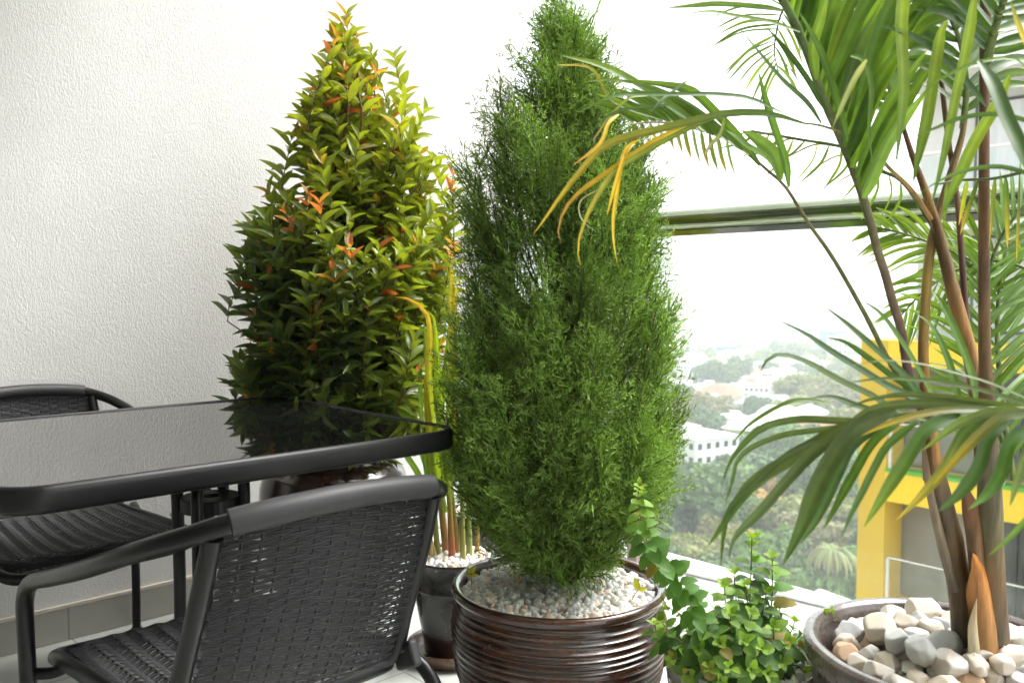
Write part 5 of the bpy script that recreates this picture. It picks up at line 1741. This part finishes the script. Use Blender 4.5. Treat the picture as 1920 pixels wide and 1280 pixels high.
def house_root(i, w_, d_, h_, wall, roof, kind):
    t = empty('house', (0, 0, -500))
    wl = MB().box((-w_ / 2, -d_ / 2, -3), (w_ / 2, d_ / 2, h_)).build('wall', wall, t, smooth=False)
    if kind == 'gable':
        o = 0.5; hh = h_ + w_ * 0.22
        v = [(-w_ / 2 - o, -d_ / 2 - o, h_), (w_ / 2 + o, -d_ / 2 - o, h_), (w_ / 2 + o, d_ / 2 + o, h_), (-w_ / 2 - o, d_ / 2 + o, h_), (0, -d_ / 2 + w_ * .25, hh), (0, d_ / 2 - w_ * .25, hh)]
        MB().add(v, [[1, 2, 5, 4], [3, 0, 4, 5], [3, 2, 1, 0]], [[0, 1, 4], [2, 3, 5]]).build('roof', roof, t, smooth=False)
    else:
        mb = MB().box((-w_ / 2 - 0.25, -d_ / 2 - 0.25, h_ + 0.003), (w_ / 2 + 0.25, d_ / 2 + 0.25, h_ + 0.35))
        mb.box((-w_ * 0.2, -d_ * 0.1, h_ + 0.353), (w_ * 0.1, d_ * 0.2, h_ + 2.0))
        mb.build('roof', roof, t, smooth=False)
    wmb = MB()
    nst = max(1, int(h_ / 3))
    for side in range(4):
        L = w_ if side % 2 == 0 else d_
        nw = max(2, int(L / 2.6))
        for f_ in range(nst):
            for j in range(nw):
                u = -L / 2 + (j + 0.5) * L / nw
                z = f_ * 3 + 1.0
                e = 0.04
                if side == 0: wmb.box((u - 0.6, -d_ / 2 - e, z), (u + 0.6, -d_ / 2 - 0.002, z + 1.3))
                if side == 2: wmb.box((u - 0.6, d_ / 2 + 0.002, z), (u + 0.6, d_ / 2 + e, z + 1.3))
                if side == 1: wmb.box((w_ / 2 + 0.002, u - 0.6, z), (w_ / 2 + e, u + 0.6, z + 1.3))
                if side == 3: wmb.box((-w_ / 2 - e, u - 0.6, z), (-w_ / 2 - 0.002, u + 0.6, z + 1.3))
    wmb.build('window', M['win'], t, smooth=False)
    return t


HK = [('clay-roofed pale house', 9, 12, 5.5, 'h_wall', 'roof_tile', 'gable'), ('white flat-roofed house', 10, 13, 6.2, 'b_white', 'roof_white', 'flat'), ('grey-roofed pale house', 10, 14, 5.5, 'h_wall', 'roof_grey', 'gable'),
      ('cream walled house', 9, 10, 6, 'h_wall2', 'roof_white', 'gable'), ('tall white block of flats', 13, 16, 15, 'b_white', 'roof_white', 'flat'), ('low white shed', 8, 22, 4, 'b_white', 'roof_white', 'gable')]
protos = [house_root(i, a, b_, c, M[d], M[e], f) for i, (_, a, b_, c, d, e, f) in enumerate(HK)]
hused = set()


def put_house(k, p, rz, s=1.0, label=None):
    t = protos[k]
    if k in hused: t = copy_tree(t)
    hused.add(k)
    t.location = (p[0], p[1], p[2])
    t.rotation_euler = (0, 0, rz); t.scale = (s, s, s)
    d = math.hypot(p[0], p[1])
    zone = 'below the balcony' if d < 230 else ('in the middle of the hazy town' if d < 520 else 'far out in the hazy town')
    if label: tag(t, label, 'house')
    else: tag(t, '%s %s' % (HK[k][0], zone), 'house', '%ss %s' % (HK[k][0], zone))
    return t


# traced landmarks
taken = []
def lm(k, px, py, rz, s, label):
    p = gpt(px, py); taken.append((p[0], p[1], 9 * s)); return put_house(k, p, rz, s, label)
lm(4, 1296, 935, 0.55, 0.78, 'white flat-roofed block of flats right behind the conifer edge, with dark windows')
lm(1, 1345, 915, 0.55, 0.85, 'low white wing beside the white block of flats below the balcony')
lm(0, 1345, 778, 0.4, 1.1, 'white house with a small orange hipped roof at mid distance')
lm(5, 1420, 716, 1.1, 1.3, 'long low white hall with a pale roof at mid distance')
lm(4, 1430, 668, 0.2, 0.95, 'white tower block standing out of the hazy town')
lm(4, 1470, 668, 0.3, 0.8, 'cream-white tower block beside the white one in the hazy town')
lm(1, 1382, 812, 0.2, 0.7, 'small white cube house among the mid-distance trees')
lm(2, 1440, 795, 1.2, 1.1, 'grey-roofed house under the spreading mid-distance trees')
lm(0, 1545, 868, 1.0, 1.3, 'clay-roofed house behind the hanging palm leaflets')
lm(2, 1505, 905, 0.6, 1.1, 'grey-roofed house behind the hanging palm leaflets')
lm(3, 1410, 850, 0.9, 1.0, 'cream house between the mid-distance trees')
for px, py, s, lab in ((1360, 690, 1.0, 'narrow building wrapped in teal netting at mid distance'), (1307, 705, 0.8, 'building wrapped in teal netting beside the conifer edge'), (1560, 672, 1.5, 'wide building wrapped in teal netting near the yellow block')):
    p = gpt(px, py); taken.append((p[0], p[1], 10))
    t = empty('netted_building', p); tag(t, lab, 'building'); t.scale = (s, s, s); t.rotation_euler = (0, 0, 0.3)
    MB().box((-3.2, -4, -2), (3.2, 4, 11)).build('netting', M['teal'], t, smooth=False)
    MB().box((-3.6, -4.4, 11.003), (3.6, 4.4, 11.6)).build('roof', M['roof_white'], t, smooth=False)
    mb = MB()
    for f_ in range(4): mb.box((-3.35, -4.15, 2.6 * f_ + 0.4), (3.35, 4.15, 2.6 * f_ + 0.55))
    mb.build('floor_edge', M['b_white'], t, smooth=False)
# pale flat roof right below, beside the yellow block
p = gpt(1560, 1400)
t = empty('annex_building', wv(40, 6, GZ), ROTZ)
tag(t, 'pale pitched roof of a low building right beside the yellow block', 'building')
c1 = on_h(1478, 1135, -20.0); c2 = on_h(1537, 1103, -20.0); c3 = on_h(1640, 1140, -20.0); c4 = on_h(1560, 1200, -20.0)
t.location = (c1[0], c1[1], GZ); t.rotation_euler = (0, 0, 0)
o_ = np.array([c1[0], c1[1], GZ])
q4 = np.array([c1, c2, c3, c4]) - o_
lo4 = q4.copy(); lo4[:, 2] -= 0.5
mb = MB().add(np.vstack([q4, lo4]), [[3, 2, 1, 0], [0, 1, 5, 4], [1, 2, 6, 5], [2, 3, 7, 6], [3, 0, 4, 7], [4, 5, 6, 7]]); mb.build('roof', M['roof_white'], t, smooth=False)
ctr = q4.mean(0); lw = (q4 - ctr) * 0.93 + ctr; lw[:, 2] -= 0.505; lg = lw.copy(); lg[:, 2] = -2
MB().add(np.vstack([lw, lg]), [[0, 1, 5, 4], [1, 2, 6, 5], [2, 3, 7, 6], [3, 0, 4, 7]]).build('wall', M['h_wall'], t, smooth=False)

# palm tree far below beside the yellow block
p0 = gpt(1562, 1158)
z_ = p0[1] * 0.93
top = U(1560, 1035, z_)
dp = empty('palm_tree', (top[0], top[1], p0[2]))
tag(dp, 'pale drooping palm tree far below, left of the yellow block', 'palm')
H0 = top[2] - p0[2]
MB().tube(spline([(0, 0, -1), (0.3, 0, H0 * 0.5), (0, 0, H0)], 12), np.linspace(0.5, 0.4, 12), 10, col=(0.30, 0.25, 0.19)).build('trunk', M['palm_bark'], dp)
mb = MB(); rp_ = np.random.default_rng(2)
for i in range(40):
    a = i * 2.399; el = 0.2 + 0.8 * rp_.random(); L = 2.3 * (0.8 + 0.3 * rp_.random())
    e1 = np.array([math.cos(a) * L * 0.5, math.sin(a) * L * 0.5, H0 + L * 0.35 * el]); e2 = np.array([math.cos(a) * L, math.sin(a) * L, H0 + L * (0.25 * el - 0.35)])
    e3 = np.array([math.cos(a) * L * 1.12, math.sin(a) * L * 1.12, H0 - L * 0.75])
    ribbon(mb, [np.array([0, 0, H0]), e1, e2, e3], 0.42, (0.16, 0.19, 0.06), (0.33, 0.3, 0.14), (0, 0, 1), -0.4, 10, r=rp_)
mb.build('crown', M['leaf_city'], dp)

# yellow-orange flowering tree and general planting, nearest first
put_tree(gpt(1470, 985), 5.0, 10)
for px, py, s, k in ((1330, 730, 8, 2), (1365, 724, 7, 0), (1440, 706, 7, 3), (1300, 812, 7, 8), (1322, 828, 6, 2), (1262, 842, 6, 4), (1500, 770, 9, 4), (1545, 785, 9, 8), (1480, 795, 7, 5), (1590, 778, 9, 4),
                     (1300, 1000, 7.5, 0), (1345, 985, 7, 6), (1390, 960, 7.5, 3), (1440, 950, 7, 1), (1500, 960, 7, 2), (1560, 950, 7, 0), (1600, 960, 6, 7), (1470, 905, 8, 6), (1540, 900, 8, 3), (1590, 890, 8, 1), (1345, 880, 7, 7)):
    p = gpt(px, py + 12); put_tree(p, s, k); taken.append((p[0], p[1], s * 0.4))
n = 0; tr = 0
while n < 430 and tr < 26000:
    tr += 1
    py = 585 + 620 * rc.random() ** 1.5
    px = 1180 + 520 * rc.random()
    if px > 1640 and py < 700 : continue
    p = gpt(px, py)
    d = math.hypot(p[0], p[1])
    if d > 1500: continue
    if p.dot(WV) < 12 or (p.dot(WV) < 30 and p.dot(VV) < s_l + 4): continue
    near = d < 170
    ishouse = (rc.random() < (0.0 if near else (0.45 if d < 260 else 0.68)))
    s = (4.0 + 3.0 * rc.random()) if not ishouse else 5.5
    if any((p[0] - a) ** 2 + (p[1] - b_) ** 2 < (0.62 * (s + c)) ** 2 for a, b_, c in taken): continue
    taken.append((p[0], p[1], s))
    if ishouse: put_house(int(rc.choice(6, p=[0.22, 0.26, 0.12, 0.14, 0.1, 0.16])), p, rc.random() * 3.1, 0.55 + 0.45 * rc.random())
    else: put_tree(p, s, int(rc.choice(10, p=[.14, .1, .14, .1, .12, .08, .1, .1, .07, .05])))
    n += 1
for k in range(len(trees)):
    if k not in used: put_tree(gpt(1200 + 20 * k, 1000), 5, k)
for k in range(len(protos)):
    if k not in hused: put_house(k, gpt(1300 + 20 * k, 720), 0.4)

# undergrowth between the near trees and the far town that nobody could count
mb = MB()
n = 5200
th_ = R(-14) + R(62) * rc.random(n); dd = 60 * (170 / 60) ** rc.random(n)
th_ = th_; X1 = dd * np.sin(th_); Y1 = dd * np.cos(th_)
def bushes(X1, Y1, size, seed, zs=0.6, per=26, leaf=0.28):
    r = np.random.default_rng(seed)
    n = len(X1)
    P = np.repeat(np.stack([X1, Y1, gh(X1, Y1)], -1), per, 0)
    S = np.repeat(size, per)
    d = unit(r.normal(size=(n * per, 3))); d[:, 2] = np.abs(d[:, 2])
    p = P + d * S[:, None] * np.array([1, 1, zs])
    nn = unit(d + r.normal(0, 0.5, d.shape)); a = unit(np.cross(nn, unit(r.normal(size=d.shape)))); b_ = np.cross(nn, a)
    s = (S * leaf * (0.6 + 0.7 * r.random(len(S))))[:, None]
    V = np.stack([p - a * s, p + b_ * s * 0.7, p + a * s, p - b_ * s * 0.7], 1).reshape(-1, 3)
    pal = np.array([c for pr in CR[:5] for c in pr])
    c = np.repeat(np.repeat(pal[r.integers(len(pal), size=n)], per, 0) * (0.7 + 0.6 * r.random((n * per, 1))), 4, 0)
    return MB().add(V, np.arange(4 * len(p)).reshape(-1, 4), col=c)
keep = (X1 * WV[0] + Y1 * WV[1] > 28)
keep &= np.array([not any((x - a) ** 2 + (y - b_) ** 2 < 36 and c > 7.9 for a, b_, c in taken[:17]) for x, y in zip(X1, Y1)])
X1, Y1 = X1[keep][:1500], Y1[keep][:1500]
ug = bushes(X1, Y1, 1.6 + 2.2 * rc.random(len(X1)), 5).build('undergrowth', M['leaf_city'], smooth=False)
tag(ug, 'mixed green undergrowth covering the slope below the balcony', 'undergrowth', kind='stuff')
n = 2600
th_ = R(-12) + R(55) * rc.random(n); dd = 330 * (4500 / 330) ** (rc.random(n) ** 0.8)
fw_ = bushes(dd * np.sin(th_), dd * np.cos(th_), (4 + 5 * rc.random(n)) * (1 + dd / 1600), 6, 0.55, 14, 0.42).build('far_woods', M['leaf_city'], smooth=False)
tag(fw_, 'far tree cover of the town fading into the haze', 'woods', kind='stuff')
n = 900
th_ = R(-12) + R(55) * rc.random(n); dd = 600 * (4200 / 600) ** rc.random(n)
mb = MB()
for a, d in zip(th_, dd):
    x, y = d * math.sin(a), d * math.cos(a); z = float(gh(np.array(x), np.array(y)))
    w_, l_, h_ = 5 + 8 * rc.random(), 6 + 10 * rc.random(), 5 + (9 * rc.random() if rc.random() < 0.7 else 22 * rc.random())
    q = rc.random() * 3; Mx = np.array([[math.cos(q), -math.sin(q), 0, x], [math.sin(q), math.cos(q), 0, y], [0, 0, 1, z]])
    cc = [(0.75, 0.74, 0.72), (0.62, 0.6, 0.57), (0.7, 0.6, 0.48), (0.45, 0.28, 0.2)][int(rc.choice(4, p=[.5, .25, .15, .1]))]
    mb.box((-w_, -l_, -3), (w_, l_, h_), Mx, col=cc)
M['far_house'] = tint_mat('far_house_paint', 0.8, 0.3, nscale=0.3, var=(0.85, 1.1))
ft = mb.build('far_houses', M['far_house'], smooth=False)
tag(ft, 'countless small pale houses of the far town in the haze', 'houses', kind='stuff')

# two thin overhead wires beyond the glass
for (x0, y0, x1, y1) in ((1240, 472, 1640, 444),):
    a, b_ = on_plane_w(x0 - 700, y0 + 49, 26), on_plane_w(x1 + 60, y1 - 4, 26)
    wr = MB().tube(spline([a - a, (b_ - a) / 2 - [0, 0, 0.15], b_ - a], 20), 0.012, 6).build('overhead_wire', M['frame'], loc=a)
    tag(wr, 'thin overhead wire crossing the white sky below the handrail', 'wire')

# ------------------------------------------------------------------ haze
m = bpy.data.materials.new('haze_air'); m.use_nodes = True
nt = m.node_tree; nt.nodes.clear()
o_ = nt.nodes.new('ShaderNodeOutputMaterial'); pv = nt.nodes.new('ShaderNodeVolumePrincipled')
pv.inputs['Color'].default_value = (0.93, 0.95, 0.97, 1)
pv.inputs['Density'].default_value = 0.00105
pv.inputs['Anisotropy'].default_value = 0.2
nt.links.new(pv.outputs[0], o_.inputs['Volume'])
hz = MB().box((-6900, -6900, GZ - 12), (6900, 6900, 60)).build('haze', m, smooth=False)
tag(hz, kind='stuff')
